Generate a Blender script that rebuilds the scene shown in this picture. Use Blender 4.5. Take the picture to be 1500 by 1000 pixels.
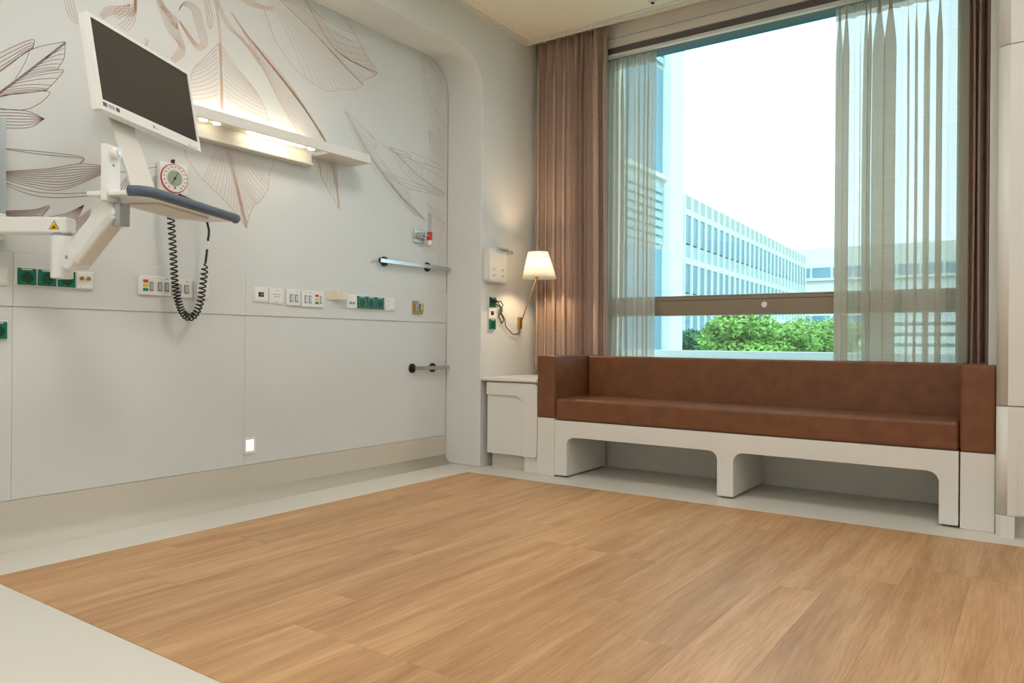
import bpy, bmesh, math, random
from mathutils import Vector, Matrix

# ------------------------------------------------------------------ camera
for o in list(bpy.data.objects):
    bpy.data.objects.remove(o)
scene = bpy.context.scene
COL = scene.collection
FPX, CX, CY = 1100.0, 750.0, 500.0
EYE = Vector((0, 0, 0.84))
A = math.radians(35.0)
ROLL = math.atan(0.008)
FW = Vector((-math.sin(A), math.cos(A), 0))
R0 = Vector((math.cos(A), math.sin(A), 0))
U0 = Vector((0, 0, 1))
RT = R0 * math.cos(ROLL) + U0 * math.sin(ROLL)
UP = U0 * math.cos(ROLL) - R0 * math.sin(ROLL)
cam_data = bpy.data.cameras.new('camera')
cam = bpy.data.objects.new('camera', cam_data)
COL.objects.link(cam)
M = Matrix((RT, UP, -FW)).transposed().to_4x4()
M.translation = EYE
cam.matrix_world = M
cam_data.sensor_width = 36
cam_data.lens = FPX / 1500 * 36
cam_data.clip_start = 0.05
cam_data.clip_end = 600
scene.camera = cam
scene.view_settings.view_transform = 'Standard'
scene.view_settings.look = 'None'
scene.view_settings.gamma = 1
scene.view_settings.use_curve_mapping = False
scene.view_settings.exposure = 0.75

# ------------------------------------------------------------------ sky, sun, portal
world = bpy.data.worlds.new('sky')
scene.world = world
world.use_nodes = True
bg = world.node_tree.nodes['Background']
bg.inputs[0].default_value = (0.86, 0.95, 1.0, 1)
bg.inputs[1].default_value = 1.75
sun_d = bpy.data.lights.new('sun', 'SUN')
sun_d.energy = 1.1
sun_d.angle = 0.02
sun_d.color = (1, 0.95, 0.86)
sun = bpy.data.objects.new('sun', sun_d)
COL.objects.link(sun)
sun.rotation_euler = (math.radians(38), math.radians(32), 0)      # from behind the room and from the right
por_d = bpy.data.lights.new('window_portal', 'AREA')
por_d.shape = 'RECTANGLE'
por_d.size, por_d.size_y = 2.2, 2.3
por_d.cycles.is_portal = True
por = bpy.data.objects.new('window_portal', por_d)
COL.objects.link(por)
por.location = (-1.44, 5.02, 1.72)
por.rotation_euler = (math.radians(-90), 0, 0)

# ------------------------------------------------------------------ helpers
def ray(px, py):
    return FW + RT * ((px - CX) / FPX) - UP * ((py - CY) / FPX)

def onx(px, py, X):
    d = ray(px, py)
    return EYE + d * (X / d.x)

def ony(px, py, Y):
    d = ray(px, py)
    return EYE + d * (Y / d.y)

def onz(px, py, Z=0.0):
    d = ray(px, py)
    return EYE + d * ((Z - EYE.z) / d.z)

def at(px, py, t):
    return EYE + ray(px, py) * t

def lin(r, g, b):
    def f(c):
        c /= 255
        return c / 12.92 if c <= 0.04045 else ((c + 0.055) / 1.055) ** 2.4
    return (f(r), f(g), f(b), 1)

class NT:
    def __init__(s, name):
        s.m = bpy.data.materials.new(name)
        s.m.use_nodes = True
        s.t = s.m.node_tree
        s.t.nodes.clear()
        s.out = s.n('ShaderNodeOutputMaterial')
    def n(s, kind, **kw):
        nd = s.t.nodes.new(kind)
        for k, v in kw.items():
            if k.startswith('i_'):
                nd.inputs[k[2:].replace('_', ' ')].default_value = v
            else:
                setattr(nd, k, v)
        return nd
    def l(s, a, b):
        s.t.links.new(a, b)

def mat(name, col, rough=0.5, metal=0.0, var=0.0, vscale=8.0, bump=0.0, bscale=200.0, spec=0.5, coat=0.0):
    k = NT(name)
    p = k.n('ShaderNodeBsdfPrincipled')
    p.inputs['Base Color'].default_value = col
    p.inputs['Roughness'].default_value = rough
    p.inputs['Metallic'].default_value = metal
    p.inputs['Specular IOR Level'].default_value = spec
    p.inputs['Coat Weight'].default_value = coat
    k.l(p.outputs[0], k.out.inputs[0])
    tc = k.n('ShaderNodeTexCoord')
    if var:
        nz = k.n('ShaderNodeTexNoise', i_Scale=vscale, i_Detail=5.0)
        k.l(tc.outputs['Object'], nz.inputs['Vector'])
        rp = k.n('ShaderNodeValToRGB')
        rp.color_ramp.elements[0].position = 0.3
        rp.color_ramp.elements[1].position = 0.7
        rp.color_ramp.elements[0].color = tuple(c * (1 - var) for c in col[:3]) + (1,)
        rp.color_ramp.elements[1].color = tuple(min(1, c * (1 + var)) for c in col[:3]) + (1,)
        k.l(nz.outputs[0], rp.inputs[0])
        k.l(rp.outputs[0], p.inputs['Base Color'])
    if bump:
        nb = k.n('ShaderNodeTexNoise', i_Scale=bscale, i_Detail=3.0)
        k.l(tc.outputs['Object'], nb.inputs['Vector'])
        bp = k.n('ShaderNodeBump', i_Strength=bump, i_Distance=0.002)
        k.l(nb.outputs[0], bp.inputs['Height'])
        k.l(bp.outputs[0], p.inputs['Normal'])
    return k.m

def glow(name, col, strength):
    k = NT(name)
    e = k.n('ShaderNodeEmission', i_Strength=strength)
    e.inputs[0].default_value = col
    k.l(e.outputs[0], k.out.inputs[0])
    return k.m

def wood_mat():
    k = NT('oak_vinyl')
    tc = k.n('ShaderNodeTexCoord')
    oi = k.n('ShaderNodeObjectInfo')
    mul = k.n('ShaderNodeVectorMath', operation='SCALE')
    mul.inputs[0].default_value = (37.0, 91.0, 13.0)
    k.l(oi.outputs['Random'], mul.inputs['Scale'])
    add = k.n('ShaderNodeVectorMath', operation='ADD')
    k.l(tc.outputs['Object'], add.inputs[0])
    k.l(mul.outputs[0], add.inputs[1])
    # warp so the grain wanders
    wn = k.n('ShaderNodeTexNoise', i_Scale=1.3, i_Detail=2.0)
    k.l(add.outputs[0], wn.inputs['Vector'])
    wsub = k.n('ShaderNodeVectorMath', operation='MULTIPLY_ADD')
    wsub.inputs[1].default_value = (0.055, 0.0, 0.0)
    k.l(wn.outputs['Color'], wsub.inputs[0])
    k.l(add.outputs[0], wsub.inputs[2])
    mp = k.n('ShaderNodeMapping')
    mp.inputs['Scale'].default_value = (16.0, 1.1, 1.0)
    k.l(wsub.outputs[0], mp.inputs['Vector'])
    g1 = k.n('ShaderNodeTexNoise', i_Scale=1.0, i_Detail=6.0, i_Roughness=0.6)
    k.l(mp.outputs[0], g1.inputs['Vector'])
    mp2 = k.n('ShaderNodeMapping')
    mp2.inputs['Scale'].default_value = (170.0, 7.0, 1.0)
    k.l(wsub.outputs[0], mp2.inputs['Vector'])
    g2 = k.n('ShaderNodeTexNoise', i_Scale=1.0, i_Detail=3.0)
    k.l(mp2.outputs[0], g2.inputs['Vector'])
    rp = k.n('ShaderNodeValToRGB')
    e = rp.color_ramp.elements
    e[0].position, e[0].color = 0.30, lin(176, 132, 90)
    e[1].position, e[1].color = 0.72, lin(212, 174, 130)
    x = e.new(0.5); x.color = lin(196, 153, 108)
    k.l(g1.outputs[0], rp.inputs[0])
    m2 = k.n('ShaderNodeMix', data_type='RGBA', blend_type='MULTIPLY')
    m2.inputs[0].default_value = 0.36
    r2 = k.n('ShaderNodeValToRGB')
    r2.color_ramp.elements[0].position = 0.35
    r2.color_ramp.elements[0].color = (0.55, 0.5, 0.45, 1)
    r2.color_ramp.elements[1].position = 0.6
    k.l(g2.outputs[0], r2.inputs[0])
    k.l(rp.outputs[0], m2.inputs[6]); k.l(r2.outputs[0], m2.inputs[7])
    hs = k.n('ShaderNodeHueSaturation')
    mr = k.n('ShaderNodeMapRange', i_To_Min=0.90, i_To_Max=1.08)
    k.l(oi.outputs['Random'], mr.inputs[0])
    k.l(mr.outputs[0], hs.inputs['Value'])
    k.l(m2.outputs[2], hs.inputs['Color'])
    p = k.n('ShaderNodeBsdfPrincipled')
    p.inputs['Roughness'].default_value = 0.42
    p.inputs['Specular IOR Level'].default_value = 0.35
    k.l(hs.outputs[0], p.inputs['Base Color'])
    bp = k.n('ShaderNodeBump', i_Strength=0.08, i_Distance=0.001)
    k.l(g2.outputs[0], bp.inputs['Height'])
    k.l(bp.outputs[0], p.inputs['Normal'])
    k.l(p.outputs[0], k.out.inputs[0])
    return k.m

def cloth_mat(name, col, see, trans, weave=(60, 60, 260)):
    """woven cloth: diffuse + translucent, 'see' is the share of open weave"""
    k = NT(name)
    tc = k.n('ShaderNodeTexCoord')
    mp = k.n('ShaderNodeMapping')
    mp.inputs['Scale'].default_value = weave
    k.l(tc.outputs['Object'], mp.inputs['Vector'])
    nz = k.n('ShaderNodeTexNoise', i_Scale=1.0, i_Detail=3.0)
    k.l(mp.outputs[0], nz.inputs['Vector'])
    rp = k.n('ShaderNodeValToRGB')
    rp.color_ramp.elements[0].position = 0.3
    rp.color_ramp.elements[1].position = 0.7
    rp.color_ramp.elements[0].color = tuple(c * 0.86 for c in col[:3]) + (1,)
    rp.color_ramp.elements[1].color = tuple(min(1, c * 1.12) for c in col[:3]) + (1,)
    k.l(nz.outputs[0], rp.inputs[0])
    d = k.n('ShaderNodeBsdfDiffuse')
    t = k.n('ShaderNodeBsdfTranslucent')
    k.l(rp.outputs[0], d.inputs[0]); k.l(rp.outputs[0], t.inputs[0])
    mx = k.n('ShaderNodeMixShader'); mx.inputs[0].default_value = trans
    k.l(d.outputs[0], mx.inputs[1]); k.l(t.outputs[0], mx.inputs[2])
    last = mx
    if see:
        tr = k.n('ShaderNodeBsdfTransparent')
        m2 = k.n('ShaderNodeMixShader'); m2.inputs[0].default_value = see
        k.l(mx.outputs[0], m2.inputs[1]); k.l(tr.outputs[0], m2.inputs[2])
        last = m2
    k.l(last.outputs[0], k.out.inputs[0])
    return k.m

def glass_mat(name, tint, refl=0.06):
    k = NT(name)
    tr = k.n('ShaderNodeBsdfTransparent'); tr.inputs[0].default_value = tint
    gl = k.n('ShaderNodeBsdfGlossy'); gl.inputs['Roughness'].default_value = 0.02
    mx = k.n('ShaderNodeMixShader'); mx.inputs[0].default_value = refl
    k.l(tr.outputs[0], mx.inputs[1]); k.l(gl.outputs[0], mx.inputs[2])
    k.l(mx.outputs[0], k.out.inputs[0])
    return k.m

MT = {
    'wall': mat('wall_paint', lin(220, 222, 219), 0.55, var=0.012, vscale=1.5),
    'panel': mat('wall_laminate', lin(218, 221, 219), 0.38, var=0.01, vscale=2),
    'ceiling': mat('ceiling_paint', lin(236, 228, 210), 0.8, var=0.01),
    'trim': mat('trim_paint', lin(222, 218, 208), 0.5, var=0.01),
    'vinyl': mat('speckled_vinyl', lin(216, 213, 202), 0.45, var=0.05, vscale=320),
    'cove': mat('speckled_cove_vinyl', lin(206, 200, 186), 0.5, var=0.11, vscale=260),
    'white': mat('white_lacquer', lin(226, 225, 218), 0.35, var=0.008, vscale=3),
    'plastic': mat('white_plastic', lin(236, 235, 230), 0.35, var=0.01),
    'cream': mat('cream_plastic', lin(232, 224, 204), 0.4, var=0.01),
    'grey': mat('grey_plastic', lin(150, 152, 150), 0.45, var=0.03),
    'sage': mat('sage_print', lin(158, 166, 146), 0.5, var=0.02),
    'dgrey': mat('slate_rubber', lin(84, 98, 112), 0.45, var=0.03, vscale=30),
    'black': mat('black_plastic', lin(28, 28, 28), 0.4, var=0.05),
    'screen': mat('screen_glass', lin(62, 60, 55), 0.22, var=0.02, vscale=3),
    'green': mat('green_plastic', lin(0, 112, 82), 0.3, var=0.03),
    'dgreen': mat('dark_green_plastic', lin(4, 66, 50), 0.35, var=0.03),
    'red': mat('red_print', lin(205, 50, 50), 0.5, var=0.02),
    'yellow': mat('yellow_print', lin(240, 196, 30), 0.5, var=0.02),
    'gprint': mat('green_print', lin(20, 140, 100), 0.5, var=0.02),
    'steel': mat('brushed_steel', lin(190, 192, 192), 0.25, 1.0, var=0.04, vscale=40),
    'alu': mat('anodised_aluminium', lin(205, 214, 218), 0.35, 0.7, var=0.02, vscale=40),
    'brass': mat('brass', lin(190, 152, 88), 0.35, 0.8, var=0.04, vscale=40),
    'leather': mat('tan_leather', lin(116, 71, 41), 0.46, var=0.16, vscale=16, bump=0.15, bscale=420),
    'drape': cloth_mat('brown_drape', lin(180, 157, 144), 0, 0.08),
    'sheer': cloth_mat('sheer_voile', lin(214, 208, 192), 0.34, 0.45, (6, 6, 900)),
    'bronze': mat('bronze_frame', lin(142, 128, 108), 0.4, 0.2, var=0.03, vscale=20),
    'bframe': mat('blue_grey_frame', lin(48, 96, 112), 0.4, 0.2, var=0.03, vscale=20),
    'track': mat('dark_track', lin(98, 92, 94), 0.5, var=0.03),
    'glass': glass_mat('window_glass', (0.84, 0.955, 0.97, 1)),
    'clear': glass_mat('clear_plastic', (0.85, 0.9, 0.92, 1), 0.12),
    'shade': cloth_mat('lamp_shade_fabric', lin(250, 246, 238), 0, 0.6),
    'line_dark': mat('mural_ink_dark', lin(132, 82, 72), 0.6, var=0.1),
    'line': mat('mural_ink_copper', lin(206, 158, 128), 0.6, var=0.1),
    'line_pale': mat('mural_ink_pale', lin(196, 174, 158), 0.6, var=0.1),
    'led': glow('led_glow', (1, 0.86, 0.62, 1), 7),
    'uplight': glow('uplight_glow', (1, 0.84, 0.62, 1), 9),
    'bulb': glow('bulb_glow', (1, 0.72, 0.42, 1), 230),
    'night': glow('night_light_glow', (1, 0.97, 0.9, 1), 0.75),
    'fill_glow': glow('added_panel_fill_glow', (1, 0.965, 0.935, 1), 9.6),  # glow of the unseen ceiling panels added to brighten the room
    'concrete': mat('white_concrete', lin(205, 214, 210), 0.8, var=0.04, vscale=0.6),
    'concrete2': mat('grey_concrete', lin(160, 174, 172), 0.8, var=0.05, vscale=0.8),
    'fglass': mat('facade_glass', lin(98, 142, 160), 0.35, var=0.2, vscale=0.3),
    'blind': mat('louvre_metal', lin(150, 178, 184), 0.5, var=0.06, vscale=2),
    'ground': mat('far_ground', lin(120, 140, 110), 0.9, var=0.2, vscale=0.2),
    'bark': mat('bark', lin(90, 74, 58), 0.9, var=0.2),
    'leaf1': mat('sunlit_leaf', lin(122, 168, 74), 0.6, var=0.3, vscale=1.2),
    'leaf2': mat('deep_leaf', lin(58, 108, 74), 0.6, var=0.3, vscale=1.2),
    'lawn': mat('terrace_stone', lin(190, 200, 200), 0.8, var=0.1, vscale=3),
}
MT['wood'] = wood_mat()

class B:
    """collects shapes into one mesh"""
    def __init__(s):
        s.bm = bmesh.new()
    def box(s, x0, x1, y0, y1, z0, z1, mtx=None):
        x0, x1 = sorted((x0, x1)); y0, y1 = sorted((y0, y1)); z0, z1 = sorted((z0, z1))
        v = [s.bm.verts.new((x, y, z)) for x in (x0, x1) for y in (y0, y1) for z in (z0, z1)]
        for f in ((0, 1, 3, 2), (4, 6, 7, 5), (0, 4, 5, 1), (2, 3, 7, 6), (0, 2, 6, 4), (1, 5, 7, 3)):
            s.bm.faces.new([v[i] for i in f])
        if mtx is not None:
            for q in v: q.co = mtx @ q.co
        return s
    def prism(s, pts, axis, a0, a1):
        """pts: 2-D outline in the two other axes (in x,y,z order)"""
        def mk(p, a):
            if axis == 'x': return (a, p[0], p[1])
            if axis == 'y': return (p[0], a, p[1])
            return (p[0], p[1], a)
        v0 = [s.bm.verts.new(mk(p, a0)) for p in pts]
        v1 = [s.bm.verts.new(mk(p, a1)) for p in pts]
        n = len(pts)
        s.bm.faces.new(v0); s.bm.faces.new(v1[::-1])
        for i in range(n):
            s.bm.faces.new((v0[i], v1[i], v1[(i + 1) % n], v0[(i + 1) % n]))
        return s
    def cone(s, p0, p1, r0, r1, seg=20, caps=True):
        p0, p1 = Vector(p0), Vector(p1)
        d = (p1 - p0).normalized()
        a = d.orthogonal().normalized(); b = d.cross(a)
        c = [(math.cos(2 * math.pi * i / seg), math.sin(2 * math.pi * i / seg)) for i in range(seg)]
        v0 = [s.bm.verts.new(p0 + (a * x + b * y) * r0) for x, y in c]
        v1 = [s.bm.verts.new(p1 + (a * x + b * y) * r1) for x, y in c]
        for i in range(seg):
            s.bm.faces.new((v0[i], v0[(i + 1) % seg], v1[(i + 1) % seg], v1[i]))
        if caps:
            s.bm.faces.new(v0[::-1]); s.bm.faces.new(v1)
        return s
    def tube(s, pts, r, seg=8):
        pts = [Vector(p) for p in pts]
        prev = None; a = None
        for i, p in enumerate(pts):
            d = (pts[min(i + 1, len(pts) - 1)] - pts[max(i - 1, 0)]).normalized()
            if a is None: a = d.orthogonal().normalized()
            a = (a - d * a.dot(d)).normalized(); b = d.cross(a)
            ring = [s.bm.verts.new(p + (a * math.cos(2 * math.pi * k / seg) + b * math.sin(2 * math.pi * k / seg)) * r) for k in range(seg)]
            if prev:
                for k in range(seg):
                    s.bm.faces.new((prev[k], prev[(k + 1) % seg], ring[(k + 1) % seg], ring[k]))
            else: s.bm.faces.new(ring[::-1])
            prev = ring
        s.bm.faces.new(prev)
        return s
    def ribbon(s, pts, w, normal):
        pts = [Vector(p) for p in pts]; normal = Vector(normal); prev = None
        for i, p in enumerate(pts):
            d = pts[min(i + 1, len(pts) - 1)] - pts[max(i - 1, 0)]
            if d.length < 1e-6: continue
            q = normal.cross(d.normalized()) * (w / 2)
            cur = (s.bm.verts.new(p - q), s.bm.verts.new(p + q))
            if prev: s.bm.faces.new((prev[0], cur[0], cur[1], prev[1]))
            prev = cur
        return s
    def obj(s, name, m, parent=None, smooth=False, bevel=0.0, seg=2, local=False):
        bmesh.ops.recalc_face_normals(s.bm, faces=s.bm.faces)
        me = bpy.data.meshes.new(name)
        if parent is not None and not local:
            off = Vector((0, 0, 0)); q = parent
            while q is not None:
                off += q.location; q = q.parent
            bmesh.ops.translate(s.bm, verts=s.bm.verts, vec=-off)
        s.bm.to_mesh(me); s.bm.free()
        me.materials.append(MT[m] if isinstance(m, str) else m)
        o = bpy.data.objects.new(name, me)
        COL.objects.link(o)
        if parent is not None: o.parent = parent
        if smooth:
            for p in me.polygons: p.use_smooth = True
        if bevel:
            bv = o.modifiers.new('bevel', 'BEVEL')
            bv.width = bevel; bv.segments = seg; bv.limit_method = 'ANGLE'; bv.angle_limit = math.radians(40)
            for p in me.polygons: p.use_smooth = True
            wn = o.modifiers.new('wn', 'WEIGHTED_NORMAL'); wn.keep_sharp = True
        return o

def tag(o, label, cat, group=None):
    o['label'] = label; o['category'] = cat
    if group: o['group'] = group
    return o

def struct(o, label=None):
    o['kind'] = 'structure'
    if label: o['label'] = label
    return o

def thing(name, label, cat, loc=(0, 0, 0), rotz=0.0, group=None):
    o = bpy.data.objects.new(name, None)
    COL.objects.link(o)
    o.empty_display_size = 0.05
    o.location = loc; o.rotation_euler = (0, 0, rotz)
    return tag(o, label, cat, group)

def arc(cx, cy, r, a0, a1, n=10):
    return [(cx + r * math.cos(math.radians(a0 + (a1 - a0) * i / n)), cy + r * math.sin(math.radians(a0 + (a1 - a0) * i / n))) for i in range(n + 1)]

def text_mesh(txt, size, m, parent, loc, xdir, updir, name='lettering'):
    cu = bpy.data.curves.new('t', 'FONT'); cu.body = txt; cu.size = size; cu.align_x = 'CENTER'; cu.align_y = 'CENTER'
    to = bpy.data.objects.new('t', cu); COL.objects.link(to)
    dg = bpy.context.evaluated_depsgraph_get()
    me = bpy.data.meshes.new_from_object(to.evaluated_get(dg))
    bpy.data.objects.remove(to)
    xd, ud = Vector(xdir).normalized(), Vector(updir).normalized()
    mx = Matrix((xd, ud, xd.cross(ud))).transposed().to_4x4(); mx.translation = Vector(loc)
    me.transform(mx); me.materials.clear(); me.materials.append(MT[m])
    o = bpy.data.objects.new(name, me); COL.objects.link(o); o.parent = parent
    return o

# ------------------------------------------------------------------ room shell
XL, XP, YJ, ZC = -3.35, -3.05, 3.99, 3.0       # alcove wall, portal face, portal jamb, ceiling
XR, YB = 1.8, -2.6
floor = struct(B().box(-3.5, XR + .1, YB - .1, 5.0, -.12, 0).obj('floor', 'vinyl'), 'pale speckled vinyl floor around the oak planks')
# oak planks laid along the room
WX0, WY0, WY1, PW = -2.99, 1.10, 3.785, 0.20
random.seed(4)
plank_mesh = {}
x = WX0
while x < XR - .05:
    w = min(PW, XR - x)
    y = WY0
    first = random.choice((0.35, 0.6, 0.85, 1.1))
    while y < WY1 - .01:
        ln = min(first if y == WY0 else 1.22, WY1 - y)
        if WY1 - (y + ln) < 0.12: ln = WY1 - y
        key = (round(w, 3), round(ln, 3))
        g = 0.0003
        if key not in plank_mesh:
            o = B().box(-w / 2 + g, w / 2 - g, -ln / 2 + g, ln / 2 - g, 0, .002).obj('plank', 'wood', floor, local=True)
            plank_mesh[key] = o.data
        else:
            o = bpy.data.objects.new('plank', plank_mesh[key]); COL.objects.link(o); o.parent = floor
        o.location = (x + w / 2, y + ln / 2, 0.0)
        y += ln
    x += w
struct(B().box(-3.5, XR + .1, YB - .1, 4.53, ZC, ZC + .1).obj('ceiling', 'ceiling'), 'cream painted flat ceiling')
struct(B().box(-3.5, XR + .1, 4.53, 5.0, ZC + .04, ZC + .14).obj('ceiling_recess', 'ceiling'), 'ceiling of the curtain recess')
# slim edge profiles of the ceiling
struct(B().box(XP, XR, 4.505, 4.53, ZC - .014, ZC + .04).box(XP, XR, 4.47, 4.505, ZC - .006, ZC).obj('trim_1', 'trim', bevel=.002), 'pale edge strip of ceiling along the curtain recess')
struct(B().box(XP, XP + .018, YB, 4.505, ZC - .02, ZC).box(XP + .018, XP + .04, YB, 4.47, ZC - .008, ZC).obj('trim_2', 'trim', bevel=.002), 'pale edge strip where ceiling meets the portal wall')
# portal wall with a rounded opening
R = .22
op0, zs = -1.2, 2.74
pts = [(5.0, 0), (5.0, 3.1), (YB, 3.1), (YB, 0), (op0, 0)] + arc(op0 + R, zs - R, R, 180, 90) + arc(YJ - R, zs - R, R, 90, 0) + [(YJ, 0)]
struct(B().prism(pts, 'x', XL, XP).obj('wall_portal', 'wall', bevel=.007, seg=3), 'white wall with a wide rounded opening framing the mural alcove')
# alcove wall: backing, laminate panels, service band
wl = struct(B().box(-3.5, XL - .006, YB, 4.2, 0, 3.1).obj('wall_left', 'wall'), 'white alcove wall with a leaf line mural and laminate panels')
yj = [-1.2, onx(17, 600, XL).y, onx(358, 600, XL).y, YJ]
for i in range(3):
    B().box(XL - .006, XL, yj[i] + .0006, yj[i + 1] - .0006, .192, .9635).obj('wall_panel', 'panel', wl)
    B().box(XL - .006, XL + .005, yj[i] + .0006, yj[i + 1] - .0006, .9648, 1.18).obj('service_panel', 'panel', wl, bevel=.001)
B().box(XL - .006, XL, -1.2, YJ, 1.181, zs + .05).obj('mural_panel', 'panel', wl)
prof = [(XL - .004, 0), (XL - .004, .19), (XL + .004, .19)] + [(XL + .064 + .06 * math.cos(math.radians(a)), .0605 + .06 * math.sin(math.radians(a))) for a in range(180, 271, 9)] + [(XL + .064, 0)]
b = B()
v0 = [b.bm.verts.new((p[0], op0, p[1])) for p in prof]; v1 = [b.bm.verts.new((p[0], YJ, p[1])) for p in prof]
b.bm.faces.new(v0); b.bm.faces.new(v1[::-1])
for i in range(len(prof)):
    f = b.bm.faces.new((v0[i], v1[i], v1[(i + 1) % len(prof)], v0[(i + 1) % len(prof)])); f.smooth = 3 <= i <= 12
struct(b.obj('baseboard_left', 'cove'), 'speckled coved vinyl skirting below the alcove wall')
struct(B().box(-3.5, XR + .1, YB - .1, YB, 0, 3.1).obj('wall_back', 'wall'), 'white wall behind the viewer')
struct(B().box(XR, XR + .1, YB, 5.0, 0, 3.1).obj('wall_right', 'wall'), 'white wall on the right of the room')
# window wall: jambs, sill part, head
WXL, WXR, YG = -2.55, -.325, 4.85
struct(B().box(XP, XR, 4.545, 5.0, 0, .585).obj('wall_window', 'white'), 'low white wall under the window behind the sofa')
struct(B().box(XP, WXL, 4.80, 5.0, .585, 3.1).obj('wall_window_side', 'wall'), 'white wall strip left of the window')
struct(B().box(WXR, XR, 4.80, 5.0, .585, 3.1).obj('wall_window_end', 'wall'), 'white wall strip right of the window')
struct(B().box(WXL, WXR, 4.80, 5.0, 2.90, 3.1).obj('wall_window_head', 'wall'), 'white wall strip above the window')
hd = struct(B().box(XP, -.15, 4.665, 4.80, 2.947, ZC + .04).box(XP, -.15, 4.66, 4.80, 2.885, 2.943).obj('trim_3', 'trim', bevel=.002), 'white pelmet board above the window')
B().box(XP, -.15, 4.675, 4.80, 2.836, 2.885).obj('curtain_track', 'track', hd)
B().box(XP, -.15, 4.655, 4.69, 2.816, 2.836).obj('track_lip', 'trim', hd, bevel=.002)
struct(B().box(-.192, -.02, 4.2, 4.80, 0, ZC + .04).obj('wall_pier', 'white', bevel=.004), 'narrow white pier between right curtain and tall cabinet')

win = struct(bpy.data.objects.new('window_1', None), 'large window with bronze transom rail'); COL.objects.link(win)
B().box(WXL, WXR, YG - .03, YG + .05, 2.845, 2.90).obj('frame_head', 'bframe', win, bevel=.003)
B().box(WXL, WXR, YG - .03, YG + .05, .585, .64).obj('frame_sill', 'bronze', win, bevel=.003)
B().box(WXL, WXL + .05, YG - .03, YG + .05, .64, 2.845).obj('frame_jamb', 'bronze', win, bevel=.003)
B().box(WXR - .05, WXR, YG - .03, YG + .05, .64, 2.845).obj('frame_jamb', 'bronze', win, bevel=.003)
rz0, rz1 = ony(1090, 461, YG).z, ony(1090, 431, YG).z
rail = B().box(WXL + .05, WXR - .05, YG - .05, YG + .05, rz0, rz1 - .035).box(WXL + .05, WXR - .05, YG - .04, YG + .05, rz1 - .033, rz1 - .012).box(WXL + .05, WXR - .05, YG - .03, YG + .05, rz1 - .012, rz1).obj('transom_rail', 'bronze', win, bevel=.003)
kp = ony(1120, 446, YG - .05)
B().cone((kp.x, YG - .049, kp.z), (kp.x, YG - .062, kp.z), .02, .018).obj('vent_knob', 'plastic', rail, bevel=.002)
B().box(WXL + .05, WXR - .05, YG, YG + .008, rz1, 2.845).obj('pane', 'glass', win)
B().box(WXL + .05, WXR - .05, YG, YG + .008, .64, rz0).obj('pane', 'glass', win)

# ------------------------------------------------------------------ added ceiling panels, out of view, for soft fill light
for i, (lx, ly) in enumerate(((-1.9, 2.4), (.3, 2.4), (-1.9, .5), (.3, .5), (-1.9, -1.4), (.3, -1.4))):
    t = thing('added_fill_panel', 'added unseen square fill panel on the ceiling ' + ('on the alcove side' if i % 2 == 0 else 'on the cabinet side') + (', nearest the window', ', in the middle of the room', ', farthest from the window')[i // 2], 'added fill light', (lx, ly, ZC - .03), 0, 'added ceiling fill panels')
    B().box(lx - .32, lx + .32, ly - .32, ly - .3, ZC - .03, ZC).box(lx - .32, lx + .32, ly + .3, ly + .32, ZC - .03, ZC).box(lx - .32, lx - .3, ly - .3, ly + .3, ZC - .03, ZC).box(lx + .3, lx + .32, ly - .3, ly + .3, ZC - .03, ZC).obj('frame', 'trim', t)
    B().box(lx - .3, lx + .3, ly - .3, ly + .3, ZC - .022, ZC - .002).obj('diffuser', 'fill_glow', t)
p = onz(956, 2, ZC - .01)

# ------------------------------------------------------------------ sofa bench
YS = 3.99
def sx(px, py): return ony(px, py, YS).x
def sz(px, py): return ony(px, py, YS).z
ax0, ax1 = sx(787, 600), sx(812, 600)           # left arm
bx0, bx1 = sx(1405.5, 650), sx(1458, 650)       # right arm
ztop = .352
zarm = .752
sofa = thing('bench_sofa', 'long tan leather bench sofa on a white base below the window', 'sofa', ((ax0 + bx1) / 2, 4.26, 0))
# white front with two rounded openings
lx0, lx1 = ax1 + .003, bx0 - .003
o1a, o1b = sx(830, 665), sx(1050, 690)
o2a, o2b = sx(1074, 690), sx(1375, 730)
zo, ro = .252, .05
pts = [(lx0, .012), (lx0, ztop), (lx1, ztop), (lx1, .012), (o2b, .012)] + arc(o2b - ro, zo - ro, ro, 0, 90, 8) + arc(o2a + ro, zo - ro, ro, 90, 180, 8) + [(o2a, .012), (o1b, .012)] + arc(o1b - ro, zo - ro, ro, 0, 90, 8) + arc(o1a + ro, zo - ro, ro, 90, 180, 8) + [(o1a, .012)]
B().prism(pts, 'y', YS, YS + .03).obj('base_front', 'white', sofa, bevel=.003)
B().box(lx0, lx1, YS + .03, 4.53, ztop - .03, ztop).obj('seat_board', 'white', sofa)
for a_, b_ in ((lx0, o1a), (o1b, o2a), (o2b, lx1)):
    lg = B().box(a_, b_, YS + .03, 4.5, .012, ztop - .03).obj('leg', 'white', sofa, bevel=.002)
    B().box(a_ + .015, b_ - .015, YS + .03, 4.48, 0, .012).obj('glide', 'grey', lg)
B().box(ax0, ax1, YS + .004, 4.535, 0, .362).obj('arm_base', 'white', sofa, bevel=.003)
B().box(bx0 + .003, bx1, YS + .004, 4.535, 0, .352).obj('arm_base', 'white', sofa, bevel=.003)
B().box(ax0, ax1 - .001, YS, 4.535, .364, zarm).obj('armrest', 'leather', sofa, bevel=.008, seg=3)
B().box(bx0 + .004, bx1, YS, 4.535, .354, zarm - .004).obj('armrest', 'leather', sofa, bevel=.008, seg=3)
B().box(lx0, lx1, YS + .004, 4.41, ztop + .001, .487).obj('seat_cushion', 'leather', sofa, bevel=.018, seg=4)
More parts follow.
